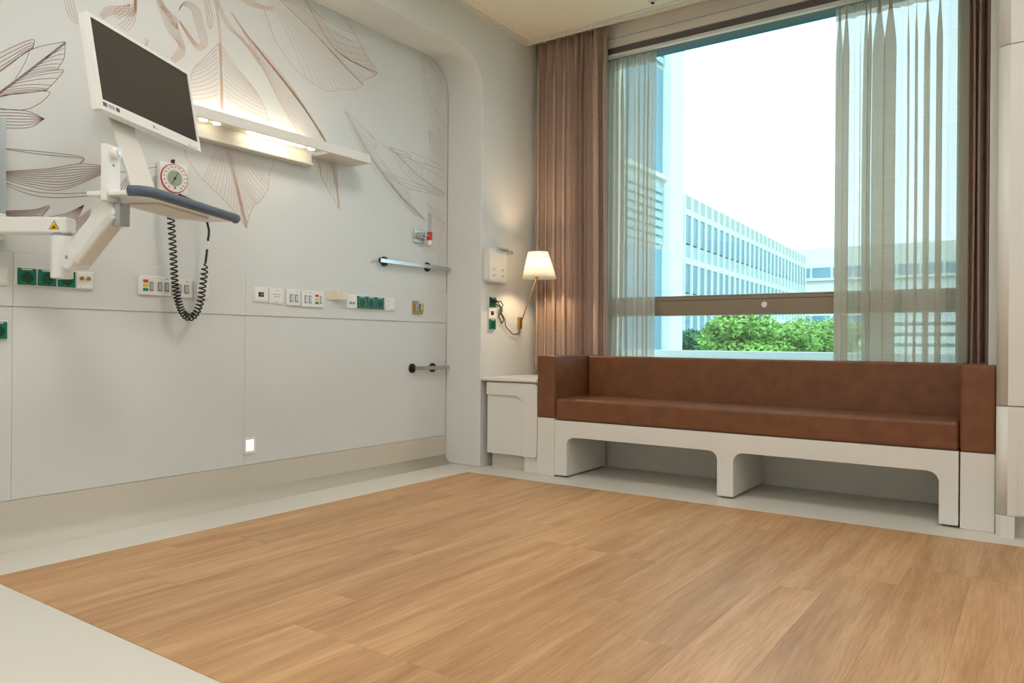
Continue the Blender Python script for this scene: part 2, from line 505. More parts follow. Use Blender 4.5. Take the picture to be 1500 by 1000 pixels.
B().box(lx0, lx1, 4.41, 4.53, ztop + .001, zarm - .004).obj('back_cushion', 'leather', sofa, bevel=.012, seg=3)
for xx in (ax1, bx0 + .003):
    B().tube([(xx, YS + .012, .37), (xx, YS + .012, zarm - .008), (xx, 4.40, zarm - .004)], .0025, 6).obj('piping', 'leather', sofa)

# ------------------------------------------------------------------ low cabinet beside the sofa
YK = 4.0
cx0, cx1 = XP + .004, ax0 - .006
cab = thing('low_cabinet', 'low white cabinet with a rounded door between portal and sofa', 'cabinet', ((cx0 + cx1) / 2, 4.27, 0))
B().box(cx0 + .05, cx1, YK + .02, 4.53, .10, .575).obj('body', 'white', cab, bevel=.002)
B().box(cx0, cx1 + .002, YK - .012, 4.54, .578, .602).obj('top', 'white', cab, bevel=.008, seg=3)
dx0, dx1 = sx(711, 600), cx1 - .002
pts = [(dx0, .10), (dx0, .57)] + arc(dx1 - .025, .545, .025, 90, 0, 6) + arc(dx1 - .025, .125, .025, 0, -90, 6)
dr = B().prism(pts, 'y', YK + .012, YK + .02).obj('door', 'white', cab, bevel=.002)
ix1 = sx(764, 600)
zi = .487
# raised frame round the recessed panel
pts = [(dx0, zi), (dx0, .57)] + arc(dx1 - .025, .545, .025, 90, 0, 6) + arc(dx1 - .025, .125, .025, 0, -90, 6) + [(ix1, .10)] + arc(ix1 - .07, zi - .07, .07, 0, 90, 10)
B().prism(pts, 'y', YK, YK + .012).obj('door_frame', 'white', dr, bevel=.002)
B().box(cx0 + .05, ix1 + .003, YK + .06, 4.5, 0, .10).obj('plinth', 'cove', cab)
B().box(ix1 + .003, cx1, YK + .02, 4.5, 0, .10).obj('foot', 'white', cab, bevel=.002)

# ------------------------------------------------------------------ tall cabinet at the right
YT = 3.92
tx0, tx1 = ony(1458.5, 600, YT).x, 1.0
tc_ = thing('tall_cabinet', 'tall white built-in cabinet right of the sofa', 'cabinet', ((tx0 + tx1) / 2, 4.05, 0))
def rounded_front(z0, z1, name, m='white', par=None, y=YT, r=.045):
    pts = [(tx1, y + .20), (tx1, y), ] + arc(tx0 + r, y + r, r, 270, 180, 8) + [(tx0, y + .20)]
    o = B().prism(pts, 'z', z0, z1).obj(name, m, par)
    for p_ in o.data.polygons:
        if abs(p_.normal.z) < .5: p_.use_smooth = abs(p_.normal.x) > .05 and abs(p_.normal.y) > .05
    return o
zz = [.098, ony(1460, 594, YT).z, ony(1460, 68, YT).z, ZC - .01]
for i in range(3):
    d_ = rounded_front(zz[i] + .002, zz[i + 1] - .002, 'door', par=tc_)
    if i == 0:
        fx = ony(1491, 700, YT).x
        pts = [(fx, zz[0] + .01), (fx, zz[1] - .17)] + arc(fx + .07, zz[1] - .17, .07, 180, 90, 8) + [(tx1 - .03, zz[1] - .10), (tx1 - .03, zz[0] + .01)]
        B().prism(pts, 'y', YT - .007, YT).obj('raised_panel', 'white', d_, bevel=.002)
B().box(tx0 + .03, tx1, YT + .20, 4.19, .0, ZC - .01).obj('body', 'white', tc_)
B().prism([(fx - .01, YT + .2), (fx - .01, YT)] + arc(tx0 + .045, YT + .045, .045, 270, 180, 8) + [(tx0, YT + .2)], 'z', 0, .098).obj('foot', 'white', tc_)
B().box(fx - .01, tx1, YT + .05, YT + .2, 0, .098).obj('plinth', 'cove', tc_)

# ------------------------------------------------------------------ curtains
def curtain(name, label, x0, x1, yc, z0, z1, folds, amp, m, seed, gather=0.10, flare=0.0, thick=0.0, group=None, cat='curtain', edge=0.0, over=.10):
    rnd = random.Random(seed)
    nx, nz = folds * 22, 30
    ph = [rnd.uniform(.4, 1.6) for _ in range(folds + 2)]
    tot = sum(ph[:folds]); acc = [0]
    for q in ph[:folds]: acc.append(acc[-1] + q / tot)
    am = [rnd.uniform(.55, 1.15) for _ in range(folds + 2)]
    sh = [rnd.uniform(-1, 1) for _ in range(folds + 2)]
    ov = [rnd.uniform(.1, 1.3) for _ in range(folds + 2)]
    t = thing(name, label, cat, ((x0 + x1) / 2, yc, z0), 0, group)
    bm = bmesh.new(); rows = []
    for j in range(nz + 1):
        v = j / nz; z = z1 + (z0 - z1) * v
        row = []
        for i in range(nx + 1):
            u = i / nx
            k = min(folds - 1, max(0, next((q for q in range(folds) if u <= acc[q + 1] + 1e-9), folds - 1)))
            lu = (u - acc[k]) / (acc[k + 1] - acc[k])
            drop = min(1, v / .12)
            a = amp * (am[k] * (1 - lu) + am[k + 1] * lu) * (.45 + .55 * drop)
            y = a * math.sin(2 * math.pi * lu + .5 * sh[k] * v * 0)
            y += amp * .35 * (1 - drop) * math.sin(2 * math.pi * lu * 3 + sh[k])
            xx = x0 + (x1 - x0) * u + over * ov[k] * (acc[k + 1] - acc[k]) * (x1 - x0) * math.sin(4 * math.pi * lu) * (.35 + .65 * drop)
            xx += flare * u * (v ** 1.3) + .012 * sh[k] * math.sin(math.pi * v) * math.sin(math.pi * lu)
            xx += edge * math.sin(math.pi * v) * (u - .0) 
            row.append(bm.verts.new((xx - t.location.x, y, z - z0)))
        rows.append(row)
    for j in range(nz):
        for i in range(nx):
            f = bm.faces.new((rows[j][i], rows[j + 1][i], rows[j + 1][i + 1], rows[j][i + 1])); f.smooth = True
    me = bpy.data.meshes.new('cloth'); bm.to_mesh(me); bm.free(); me.materials.append(MT[m])
    o = bpy.data.objects.new('cloth', me); COL.objects.link(o); o.parent = t
    if thick:
        s_ = o.modifiers.new('solid', 'SOLIDIFY'); s_.thickness = thick
    # heading tape and lower hem as separate strips of cloth
    for nm, ja, jb, dy in (('heading', 0, 1, -.002), ('hem', nz - 1, nz, -.002)):
        vs, fs = [], []
        for j in (ja, jb):
            for i in range(nx + 1):
                c = me.vertices[j * (nx + 1) + i].co
                vs.append((c.x, c.y + dy, c.z))
        for i in range(nx): fs.append((i, nx + 1 + i, nx + 2 + i, i + 1))
        m2 = bpy.data.meshes.new(nm); m2.from_pydata(vs, [], fs); m2.materials.append(MT[m])
        for p_ in m2.polygons: p_.use_smooth = True
        h = bpy.data.objects.new(nm, m2); COL.objects.link(h); h.parent = t
    return t
dl1 = ony(888, 300, 4.60).x
curtain('drape', 'brown pleated blackout drape beside the wall lamp', XP + .03, dl1, 4.602, .618, 3.02, 9, .046, 'drape', 3, thick=.002, flare=.03, over=.24)
curtain('drape', 'brown drape gathered at the window end next to the white pier', -.305, -.205, 4.60, .60, 3.02, 3, .04, 'drape', 5, thick=.002)
curtain('sheer_curtain', 'sheer curtain drawn beside the brown pleated drape', -2.56, ony(960, 300, 4.71).x, 4.715, .60, 2.814, 7, .022, 'sheer', 7, over=.3, group='sheer curtains')
curtain('sheer_curtain', 'wide sheer curtain on the window end near the tall cabinet', ony(1222, 300, 4.71).x, -.285, 4.715, .60, 2.814, 9, .022, 'sheer', 9, over=.34, group='sheer curtains')

# ------------------------------------------------------------------ mural of line-drawn leaves
XM = XL + .0012
def crom(pts, n=8):
    out = []
    P = [Vector(p) for p in pts]
    P = [P[0] * 2 - P[1]] + P + [P[-1] * 2 - P[-2]]
    for i in range(1, len(P) - 2):
        for k in range(n):
            t = k / n
            out.append(.5 * ((2 * P[i]) + (P[i + 1] - P[i - 1]) * t + (2 * P[i - 1] - 5 * P[i] + 4 * P[i + 1] - P[i + 2]) * t * t + (3 * P[i] - P[i - 1] - 3 * P[i + 1] + P[i + 2]) * t ** 3))
    out.append(P[-2])
    return out
def samp(c, s):
    s = max(0, min(1, s)) * (len(c) - 1); i = min(int(s), len(c) - 2)
    return c[i].lerp(c[i + 1], s - i)
def put(b, c2, w):
    b.ribbon([Vector((XM, onx(p[0], p[1], XL).y, onx(p[0], p[1], XL).z)) for p in c2], w, (1, 0, 0))
def leaf(mid, left, right, n, m, w=.0020, lead=.22, outline=True):
    b = B(); c = crom(mid)
    put(b, c, w * 1.1)
    put(b, [p + Vector((2.2, .8)) for p in c], w)
    for side in (left, right):
        if not side: continue
        e = crom(side, 6)
        if outline: put(b, e, w)
        for i in range(1, n):
            s = i / n
            a, z = samp(c, s * .80), samp(e, min(1, s * (1 - lead) + lead))
            q = samp(c, min(1, s * .80 + .14)).lerp(z, .42)
            put(b, [(a * (1 - t) ** 2 + q * 2 * t * (1 - t) + z * t * t) for t in [.10 + .9 * k / 9 for k in range(10)]], w * .8)
    b.obj('mural_leaf', m, wl)
def strands(a, b_, n, m, w=.0020):
    """n lines blended between two drawn curves"""
    b = B(); A_, Z_ = crom(a), crom(b_)
    for i in range(n):
        f = i / max(1, n - 1)
        put(b, [samp(A_, k / 24).lerp(samp(Z_, k / 24), f) for k in range(25)], w)
    b.obj('mural_leaf', m, wl)
D_, C_, P_ = 'line_dark', 'line', 'line_pale'
leaf([(-30, 158), (30, 112), (95, 62)], [(-30, 128), (10, 96), (50, 71), (95, 61)], None, 2, D_)
leaf([(-30, 156), (30, 112), (95, 62)], None, [(-30, 141), (10, 139), (62, 133), (72, 128), (93, 104), (85, 101), (94, 84), (95, 62)], 16, D_, lead=.12)
strands([(-20, 88), (20, 68), (48, 58), (49, 68)], [(-20, 118), (10, 98), (35, 78), (49, 70)], 5, D_)
strands([(-10, 158), (34, 161), (60, 150), (73, 136), (62, 133)], [(-10, 158), (34, 161), (60, 150), (73, 136), (62, 133)], 1, D_)
strands([(-20, 160), (36, 162), (65, 174)], [(-20, 186), (40, 187), (65, 174)], 7, D_)
strands([(-10, 216), (60, 222), (120, 230), (116, 240)], [(-10, 216), (60, 226), (119, 232), (116, 240)], 2, D_)
strands([(-10, 252), (70, 247), (116, 240), (152, 243)], [(-10, 258), (40, 272), (90, 278), (152, 254)], 10, D_)
strands([(-10, 262), (60, 282), (152, 282)], [(-10, 264), (60, 288), (152, 286)], 2, D_)
strands([(8, 309), (50, 307), (72, 301), (60, 319)], [(8, 316), (40, 318), (58, 318), (60, 319)], 7, D_)
strands([(58, 320), (95, 313), (123, 300)], [(100, 334), (112, 322), (123, 300)], 7, D_)
strands([(100, 332), (133, 306)], [(104, 344), (131, 318)], 5, D_)
strands([(172, 278), (190, 252)], [(190, 282), (192, 256)], 5, D_)
strands([(215, 268), (240, 248)], [(225, 284), (240, 254)], 6, D_)
strands([(172, 253), (240, 243)], [(172, 253), (240, 243)], 1, D_)
# large hanging leaf behind the bed light
leaf([(311, -15), (318, 25), (322, 70), (324, 160), (330, 215), (345, 270), (360, 333)], None, None, 2, C_)
leaf([(320, 62), (322, 90), (324, 130), (324, 160)], [(320, 64), (298, 86), (284, 100), (276, 125), (268, 150)], [(322, 64), (348, 100), (372, 130), (384, 150), (396, 182)], 11, C_, lead=.42)
leaf([(324, 168), (332, 215), (346, 270), (360, 333)], [(270, 215), (272, 228), (290, 255), (302, 268), (325, 290), (345, 312), (360, 333)], [(396, 205), (402, 232), (394, 255), (393, 275), (380, 296), (371, 302), (360, 333)], 15, C_, lead=.40)
# narrow leaf crossing the light
leaf([(338, 18), (368, 62), (400, 98), (440, 150), (475, 205), (488, 250), (496, 306)], [(352, 50), (385, 100), (410, 150), (440, 200), (466, 240), (472, 262), (496, 306)], [(360, 52), (398, 90), (432, 135), (455, 172), (478, 208), (492, 245), (496, 306)], 17, C_, lead=.3)
# broad leaf at the top
leaf([(370, -40), (420, 10), (470, 60), (530, 124)], [(385, 10), (404, 60), (427, 94), (442, 110), (470, 129), (486, 134), (500, 130), (516, 132), (530, 126)], [(470, -20), (500, 22), (525, 60), (540, 85), (552, 107), (534, 117), (530, 126)], 13, C_, lead=.36)
leaf([(440, -10), (490, 72), (552, 107)], [(440, -8), (472, 30), (510, 85), (552, 107)], [(490, -10), (520, 50), (535, 80), (552, 107)], 7, C_)
# flowing strands around the top
strands([(92, -10), (100, 22), (116, 36), (132, 34)], [(104, -10), (112, 20), (120, 27), (132, 28)], 4, C_)
strands([(146, 22), (158, 10), (194, 8), (194, -10)], [(150, 28), (168, 20), (196, 22), (200, -10)], 5, C_)
strands([(166, 20), (172, 12), (190, 6)], [(172, 28), (186, 20), (190, 6)], 4, C_)
strands([(172, 38), (184, 28), (196, 10), (196, -8)], [(186, 46), (196, 34), (200, 14), (200, -8)], 4, C_)
strands([(226, -8), (236, 20), (248, 48), (262, 66), (250, 86)], [(230, -8), (250, 22), (262, 46), (271, 76), (256, 92)], 6, C_)
strands([(234, 10), (250, 28), (262, 44), (252, 34)], [(236, 8), (258, 26), (258, 40), (248, 30)], 4, C_)
strands([(262, 16), (266, 8), (280, 14), (284, 30), (294, 60), (288, 64), (272, 42), (264, 32)], [(264, 12), (272, 2), (290, 12), (296, 32), (304, 62), (292, 74), (276, 56), (262, 30)], 5, C_)
strands([(296, -8), (302, 20), (306, 40), (310, 40)], [(302, -8), (310, 20), (310, 36), (310, 40)], 3, C_)
strands([(310, -12), (330, 35), (355, 60), (380, 95)], [(314, -12), (334, 33), (360, 62), (380, 88)], 3, C_)
strands([(348, -5), (362, 6), (380, 12), (400, 16)], [(352, -8), (368, 2), (385, 8), (400, 10)], 4, C_)
strands([(210, 56), (214, 60), (212, 68)], [(218, 58), (216, 64), (214, 68)], 2, C_)
# pale leaves towards the portal
leaf([(505, 162), (540, 225), (580, 280), (622, 322)], [(505, 164), (522, 205), (556, 260), (598, 306), (622, 322)], [(508, 165), (535, 190), (551, 210), (552, 226), (598, 284), (600, 296), (622, 322)], 11, P_, lead=.3)
leaf([(570, 215), (610, 255), (651, 284)], [(570, 215), (590, 250), (620, 275), (651, 290)], [(572, 216), (600, 226), (603, 234), (651, 262)], 10, P_)
strands([(600, 222), (625, 232), (651, 246)], [(540, 195), (575, 222), (651, 250)], 2, P_)
strands([(560, 250), (600, 265), (651, 282)], [(560, 254), (600, 276), (651, 287)], 3, P_)
leaf([(618, 82), (628, 140), (651, 185)], [(617, 82), (618, 125), (628, 165), (651, 210)], [(620, 82), (640, 108), (651, 130)], 9, P_)
strands([(628, 192), (640, 200), (651, 218)], [(628, 192), (632, 222), (651, 232)], 6, P_)
leaf([(626, 298), (636, 315), (651, 328)], [(626, 300), (630, 325), (651, 334)], [(626, 298), (640, 308), (651, 314)], 7, P_)
strands([(640, 360), (651, 330)], [(640, 405), (651, 390)], 3, P_)

# ------------------------------------------------------------------ bed-head light
yb0, yb1 = 1.70, onx(513, 245.6, XL).y
zb0, zb1 = 1.866, 1.917
bl = thing('bed_light', 'long white bed-head light glowing on the mural wall behind the monitor', 'wall light', (XL, (yb0 + yb1) / 2, zb0))
XB = -3.18
B().box(XB - .012, XB, yb0, yb1, zb0, zb1).box(XL + .002, XB - .012, yb1 - .30, yb1, zb0, zb0 + .012).box(XL + .002, XB - .012, yb0, yb0 + .3, zb0, zb0 + .012).box(XL + .045, XB - .012, yb0 + .3, yb1 - .3, zb0 + .018, zb0 + .028).box(XL + .002, XB - .012, yb1 - .012, yb1, zb0 + .012, zb1).box(XL + .002, XB - .012, yb0, yb0 + .012, zb0 + .012, zb1).obj('shelf_housing', 'white', bl, bevel=.002)
yl1 = onx(456, 239, XL + .04).y
yl0 = yb0 + (yb1 - yl1)
B().box(XL + .001, XL + .045, yl0, yl1, zb0 - .055, zb0 + .028).box(XL + .001, XL + .06, yl0, yl1, zb0 - .062, zb0 - .05).obj('wall_box', 'white', bl, bevel=.003)
B().box(XL + .085, XL + .115, yl0 + .30, yl1 - .16, zb0 + .009, zb0 + .017).obj('led_strip', 'led', bl)
for yy in (yl1 - .12, yl1 - .05, yl0 + .12, yl0 + .05):
    B().cone((XL + .10, yy, zb0 + .017), (XL + .10, yy, zb0 + .009), .017, .017, 16).obj('led_spot', 'led', bl)
B().box(XL + .035, XL + .075, yb0 + .35, yb1 - .35, zb0 + .030, zb0 + .036).obj('uplight_strip', 'uplight', bl)

# ------------------------------------------------------------------ wall devices of the service band
XS = XL + .005
def rect(px0, px1, py0, py1, X=XS):
    pc, yc = (px0 + px1) / 2, (py0 + py1) / 2
    return onx(px0, yc, X).y, onx(px1, yc, X).y, onx(pc, py1, X).z, onx(pc, py0, X).z
def green_socket(par, y0, y1, z0, z1, X, m='green', axis=1):
    h = .004
    o = B().box(X, X + .010, y0 + .002, y1 - .002, z0 + .002, z1 - .002).obj('socket', m, par, bevel=.002)
    yc, zc = (y0 + y1) / 2, (z0 + z1) / 2 - (z1 - z0) * .06
    r = min(y1 - y0, z1 - z0) * .33
    B().cone((X + .0095, yc, zc), (X + .0105, yc, zc), r, r, 24).obj('socket_well', 'dgreen', o)
    q = B()
    for s in (-1, 1): q.cone((X + .0104, yc + s * r * .45, zc), (X + .011, yc + s * r * .45, zc), r * .14, r * .14, 10)
    q.box(X + .0104, X + .0112, yc - r * .12, yc + r * .12, zc + r * .7, zc + r)
    q.box(X + .0104, X + .0112, yc - r * .12, yc + r * .12, zc - r, zc - r * .7)
    q.obj('contacts', 'black', o)
    B().box(X + .0098, X + .0106, y0 + (y1 - y0) * .2, y1 - (y1 - y0) * .25, z1 - .009, z1 - .005).obj('name_strip', 'plastic', o)
    B().box(X + .0098, X + .0108, yc - r * .5, yc - r * .1, z0 + .006, z0 + .011).obj('indicator', 'gprint', o)
def frame_plate(par, y0, y1, z0, z1, X=XS, m='plastic', d=.007):
    return B().box(X, X + d, y0, y1, z0, z1).obj('frame', m, par, bevel=.003)
def dev(name, label, cat, px0, px1, py0, py1, group=None, X=XS):
    y0, y1, z0, z1 = rect(px0, px1, py0, py1, X)
    return thing(name, label, cat, (X, (y0 + y1) / 2, (z0 + z1) / 2), 0, group), y0, y1, z0, z1
def displays(par, y0, y1, z0, z1, n, X):
    for i in range(n):
        w = (y1 - y0) / n; c = y0 + w * (i + .5); zc = (z0 + z1) / 2 - .003; h = (z1 - z0) * .24
        o = B().box(X, X + .004, c - w * .32, c + w * .32, zc - h, zc + h).obj('gas_port', 'grey', par, bevel=.002)
        B().box(X + .004, X + .005, c - w * .18, c + w * .18, zc - h * .7, zc + h * .7).obj('port_slot', 'alu', o)
    B().box(X, X + .0006, y1 - (y1 - y0) * .3, y1 - .008, z1 - .012, z1 - .009).obj('red_lettering', 'red', par)
def lamps(par, yc, w, z0, z1, X):
    zs_ = [(z0 + z1) / 2 + k * (z1 - z0) * .22 for k in (1, 0, -1)]
    for z_, m in zip(zs_, ('red', 'yellow', 'gprint')):
        B().box(X, X + .002, yc - w, yc + w, z_ - .0065, z_ + .0065).obj('signal_lamp', m, par, bevel=.0008)

# group of three green sockets by the monitor arm
t, y0, y1, z0, z1 = dev('socket_strip', 'strip of three green sockets and a white equalizing outlet behind monitor arm', 'socket', 22, 136, 392.5, 420)
z0, z1 = 1.095, 1.168
zc = onx(80, 408, XS).z; z0, z1 = zc - .038, zc + .038
t.location.z = zc
frame_plate(t, y0, y1, z0, z1)
w = (y1 - y0) / 4
for i in range(3): green_socket(t, y0 + w * i + .003, y0 + w * (i + 1) - .001, z0 + .003, z1 - .003, XS + .006)
q = B().box(XS + .007, XS + .011, y1 - w + .003, y1 - .003, z0 + .003, z1 - .003).obj('bonding_outlet', 'plastic', t, bevel=.002)
for s in (-1, 1):
    B().cone((XS + .010, y1 - w / 2 + s * .014, zc + .008), (XS + .019, y1 - w / 2 + s * .014, zc + .008), .009, .008, 14).obj('bonding_pin', 'brass', q)
t, y0, y1, z0, z1 = dev('light_switch', 'white rocker switch left of the green socket strip', 'switch', -16, 12, 391, 418)
f = frame_plate(t, y0, y1, z0, z1)
B().box(XS + .007, XS + .011, y0 + .008, y1 - .008, z0 + .008, z1 - .008).obj('rocker', 'plastic', t, bevel=.002)
t, y0, y1, z0, z1 = dev('socket', 'single green socket low on the wall at the left edge', 'socket', -18, 10.5, 469, 498, X=XL)
frame_plate(t, y0, y1, z0, z1, XL)
green_socket(t, y0 + .003, y1 - .003, z0 + .003, z1 - .003, XL + .006)
# alarm and gas plates behind the coiled tube
t, y0, y1, z0, z1 = dev('gas_alarm_plate', 'white double plate with red, yellow and green lamps beside coiled tube', 'wall plate', 201, 249.5, 404.5, 432.5)
frame_plate(t, y0, y1, z0, z1, d=.010)
ym = y0 + (y1 - y0) * .5
lamps(t, y0 + (ym - y0) * .42, .012, z0, z1, XS + .010)
displays(t, y0 + (ym - y0) * .58, ym - .004, z0, z1, 1, XS + .010)
displays(t, ym + .004, y1 - .006, z0, z1, 2, XS + .010)
t, y0, y1, z0, z1 = dev('gas_plate', 'white plate with two grey ports behind the coiled tube', 'wall plate', 251.5, 280, 409, 436)
frame_plate(t, y0, y1, z0, z1, d=.010); displays(t, y0 + .012, y1 - .012, z0, z1, 2, XS + .010)
t, y0, y1, z0, z1 = dev('blank_plate', 'plain white wall plate just right of the coiled tube', 'wall plate', 283, 305, 412, 437.5)
frame_plate(t, y0, y1, z0, z1); B().box(XS + .007, XS + .009, y0 + .01, y1 - .01, z0 + .01, z1 - .01).obj('cover', 'plastic', t, bevel=.002)
t, y0, y1, z0, z1 = dev('data_plate', 'white plate with one black data port, first of the middle row', 'wall plate', 370, 391.5, 420, 442.5)
frame_plate(t, y0, y1, z0, z1); o = B().box(XS + .007, XS + .010, y0 + .008, y1 - .008, z0 + .008, z1 - .008).obj('insert', 'plastic', t, bevel=.002)
yc, zc = (y0 + y1) / 2, (z0 + z1) / 2
B().box(XS + .0098, XS + .0106, yc - .016, yc + .016, zc - .012, zc + .012).obj('data_port', 'black', o)
B().box(XS + .0106, XS + .0110, yc - .004, yc + .010, zc - .004, zc + .004).obj('port_slot', 'grey', o)
t, y0, y1, z0, z1 = dev('label_plate', 'white plate with fine grey lettering beside the data port plate', 'wall plate', 394, 413.5, 422, 445)
frame_plate(t, y0, y1, z0, z1); o = B().box(XS + .007, XS + .009, y0 + .008, y1 - .008, z0 + .008, z1 - .008).obj('cover', 'plastic', t, bevel=.002)
for k, (a_, c_) in enumerate(((.2, .8), (.28, .72))):
    B().box(XS + .009, XS + .0094, y0 + (y1 - y0) * a_, y0 + (y1 - y0) * c_, z1 - .036 - .012 * k, z1 - .033 - .012 * k).obj('lettering', 'grey', o)
for z_ in (z0 + .014, z1 - .014): B().cone((XS + .009, (y0 + y1) / 2, z_), (XS + .0098, (y0 + y1) / 2, z_), .003, .003, 10).obj('screw', 'steel', o)
t, y0, y1, z0, z1 = dev('gas_plate', 'single white plate with two grey ports in the middle row', 'wall plate', 418, 438.5, 424, 447.5)
frame_plate(t, y0, y1, z0, z1, d=.010); displays(t, y0 + .014, y1 - .01, z0, z1, 2, XS + .010)
t, y0, y1, z0, z1 = dev('gas_alarm_plate', 'white double plate with signal lamps left of the cream hook', 'wall plate', 440.5, 472.5, 426, 450)
frame_plate(t, y0, y1, z0, z1, d=.010); ym = (y0 + y1) / 2
displays(t, y0 + .012, ym - .006, z0, z1, 2, XS + .010); lamps(t, ym + .028, .012, z0, z1, XS + .010); displays(t, ym + .045, y1 - .01, z0, z1, 1, XS + .010)
t, y0, y1, z0, z1 = dev('cable_hook', 'cream plastic cable hook between the white plates', 'hook', 478, 501.5, 424.5, 440.5)
B().box(XS, XS + .006, y0, y0 + (y1 - y0) * .55, z0 + .004, z1 - .004).obj('back_plate', 'cream', t, bevel=.002)
ym = (y0 + y1) / 2
B().box(XS + .006, XS + .045, ym - .012, ym + .004, z0 + .006, z1).box(XS + .03, XS + .045, ym + .004, y1, z0 + .006, z1 - .014).obj('hook', 'cream', t, bevel=.004)
t, y0, y1, z0, z1 = dev('socket_strip', 'strip of three green sockets with white speaker outlet right of cream hook', 'socket', 506.5, 561, 432.5, 453)
zc = onx(534, 443, XS).z; z0, z1 = zc - .042, zc + .042; t.location.z = zc
frame_plate(t, y0, y1, z0, z1)
ya = onx(521.5, 443, XS).y
o = B().box(XS + .007, XS + .010, y0 + .004, ya - .003, z0 + .004, z1 - .004).obj('signal_outlet', 'plastic', t, bevel=.002)
for s in (-1, 1): B().cone((XS + .010, (y0 + ya) / 2 + s * .012, zc - .008), (XS + .0145, (y0 + ya) / 2 + s * .012, zc - .008), .008, .008, 12).obj('round_port', 'grey', o)
w = (y1 - ya) / 3
for i in range(3): green_socket(t, ya + w * i + .001, ya + w * (i + 1) - .003, z0 + .003, z1 - .003, XS + .006)
t, y0, y1, z0, z1 = dev('light_switch', 'white rocker switch at the right end of the socket row', 'switch', 563.5, 577, 436, 455.5)
frame_plate(t, y0, y1, z0, z1); B().box(XS + .007, XS + .012, y0 + .02, y1 - .006, z0 + .01, z1 - .01).obj('rocker', 'plastic', t, bevel=.002)
t, y0, y1, z0, z1 = dev('vacuum_outlet', 'small brass framed outlet with two grey slots near the portal', 'wall outlet', 604, 618, 441, 460)
frame_plate(t, y0, y1, z0, z1, m='brass', d=.012)
w = (y1 - y0) / 2
for i in range(2):
    o = B().box(XS + .012, XS + .02, y0 + w * i + .012, y0 + w * (i + 1) - .004, z0 + .018, z1 - .016).obj('slot_block', 'steel', t, bevel=.002)
    B().box(XS + .02, XS + .0206, y0 + w * i + .02, y0 + w * (i + 1) - .012, z0 + .03, z1 - .03).obj('slot', 'yellow' if i else 'grey', o)
B().box(XS + .012, XS + .016, y0 + w, y1 - .004, z1 - .014, z1 - .004).obj('name_strip', 'plastic', t)
# oxygen valve with flow tube
t, y0, y1, z0, z1 = dev('oxygen_valve', 'chrome gas valve with clear flow tube above the upper rail', 'gas valve', 605, 622, 336, 356, X=XL)
B().box(XL, XL + .012, y0, y1, z0, z1).obj('back_plate', 'alu', t, bevel=.003)
ym, zm = (y0 + y1) / 2, (z0 + z1) / 2
B().cone((XL + .012, ym - .02, zm), (XL + .07, ym - .02, zm), .022, .018).cone((XL + .07, ym - .02, zm), (XL + .085, ym - .02, zm), .012, .012).obj('valve_body', 'steel', t, smooth=False, bevel=.002)
B().cone((XL + .05, ym - .02, zm - .004), (XL + .05, ym + .045, zm + .004), .011, .011).obj('branch_pipe', 'brass', t)
B().cone((XL + .05, ym + .05, zm - .025), (XL + .05, ym + .05, zm + .03), .018, .018).obj('flow_knob', 'red', t, bevel=.002)
B().cone((XL + .05, ym + .05, zm + .03), (XL + .05, ym + .05, zm + .145), .011, .011).cone((XL + .05, ym + .05, zm + .145), (XL + .05, ym + .05, zm + .155), .008, .006).obj('flow_tube', 'clear', t)
B().cone((XL + .05, ym + .05, zm - .055), (XL + .05, ym + .05, zm - .025), .013, .016).obj('lower_nozzle', 'plastic', t)
# equipment rails
def eq_rail(label, pl, p1, p2, yb):
    a = onx(pl, yb, XL + .03); z = onx(p1, yb + (p1 - pl) * .13, XL + .03).z
    ye = YJ - .002
    t = thing('equipment_rail', label, 'rail', (XL, (a.y + ye) / 2, z), 0, 'steel equipment rails')
    r_ = B().box(XL + .028, XL + .038, a.y, ye, z - .0125, z + .0125).obj('rail_bar', 'steel', t, bevel=.0015)
    B().box(XL + .026, XL + .040, a.y - .006, a.y + .002, z - .0145, z + .0145).obj('end_cap', 'black', r_, bevel=.002)
    for pp in (p1, p2):
        yy = onx(pp, yb + (pp - pl) * .13, XL + .02).y
        yy = min(yy, ye - .04)
        B().cone((XL, yy, z), (XL + .012, yy, z), .032, .030, 24).cone((XL + .012, yy, z), (XL + .028, yy, z), .016, .014, 16).obj('standoff', 'black', t, bevel=.002)
    return t
eq_rail('upper steel equipment rail on black standoffs under the gas valve', 556, 565.5, 628.5, 381)
eq_rail('lower steel equipment rail on black standoffs above the skirting', 606.5, 606.5, 636, 539.5)
# night light
t, y0, y1, z0, z1 = dev('night_light', 'small square lit night light low on the alcove wall', 'night light', 356, 373.5, 640, 663.5, X=XL)
b = B()
for q in ((y0, y0 + .012, z0, z1), (y1 - .012, y1, z0, z1), (y0 + .012, y1 - .012, z0, z0 + .012), (y0 + .012, y1 - .012, z1 - .012, z1)): b.box(XL, XL + .009, q[0], q[1], q[2], q[3])
b.obj('frame', 'plastic', t)
B().box(XL, XL + .005, y0 + .012, y1 - .012, z0 + .012, z1 - .012).obj('lit_lens', 'night', t)

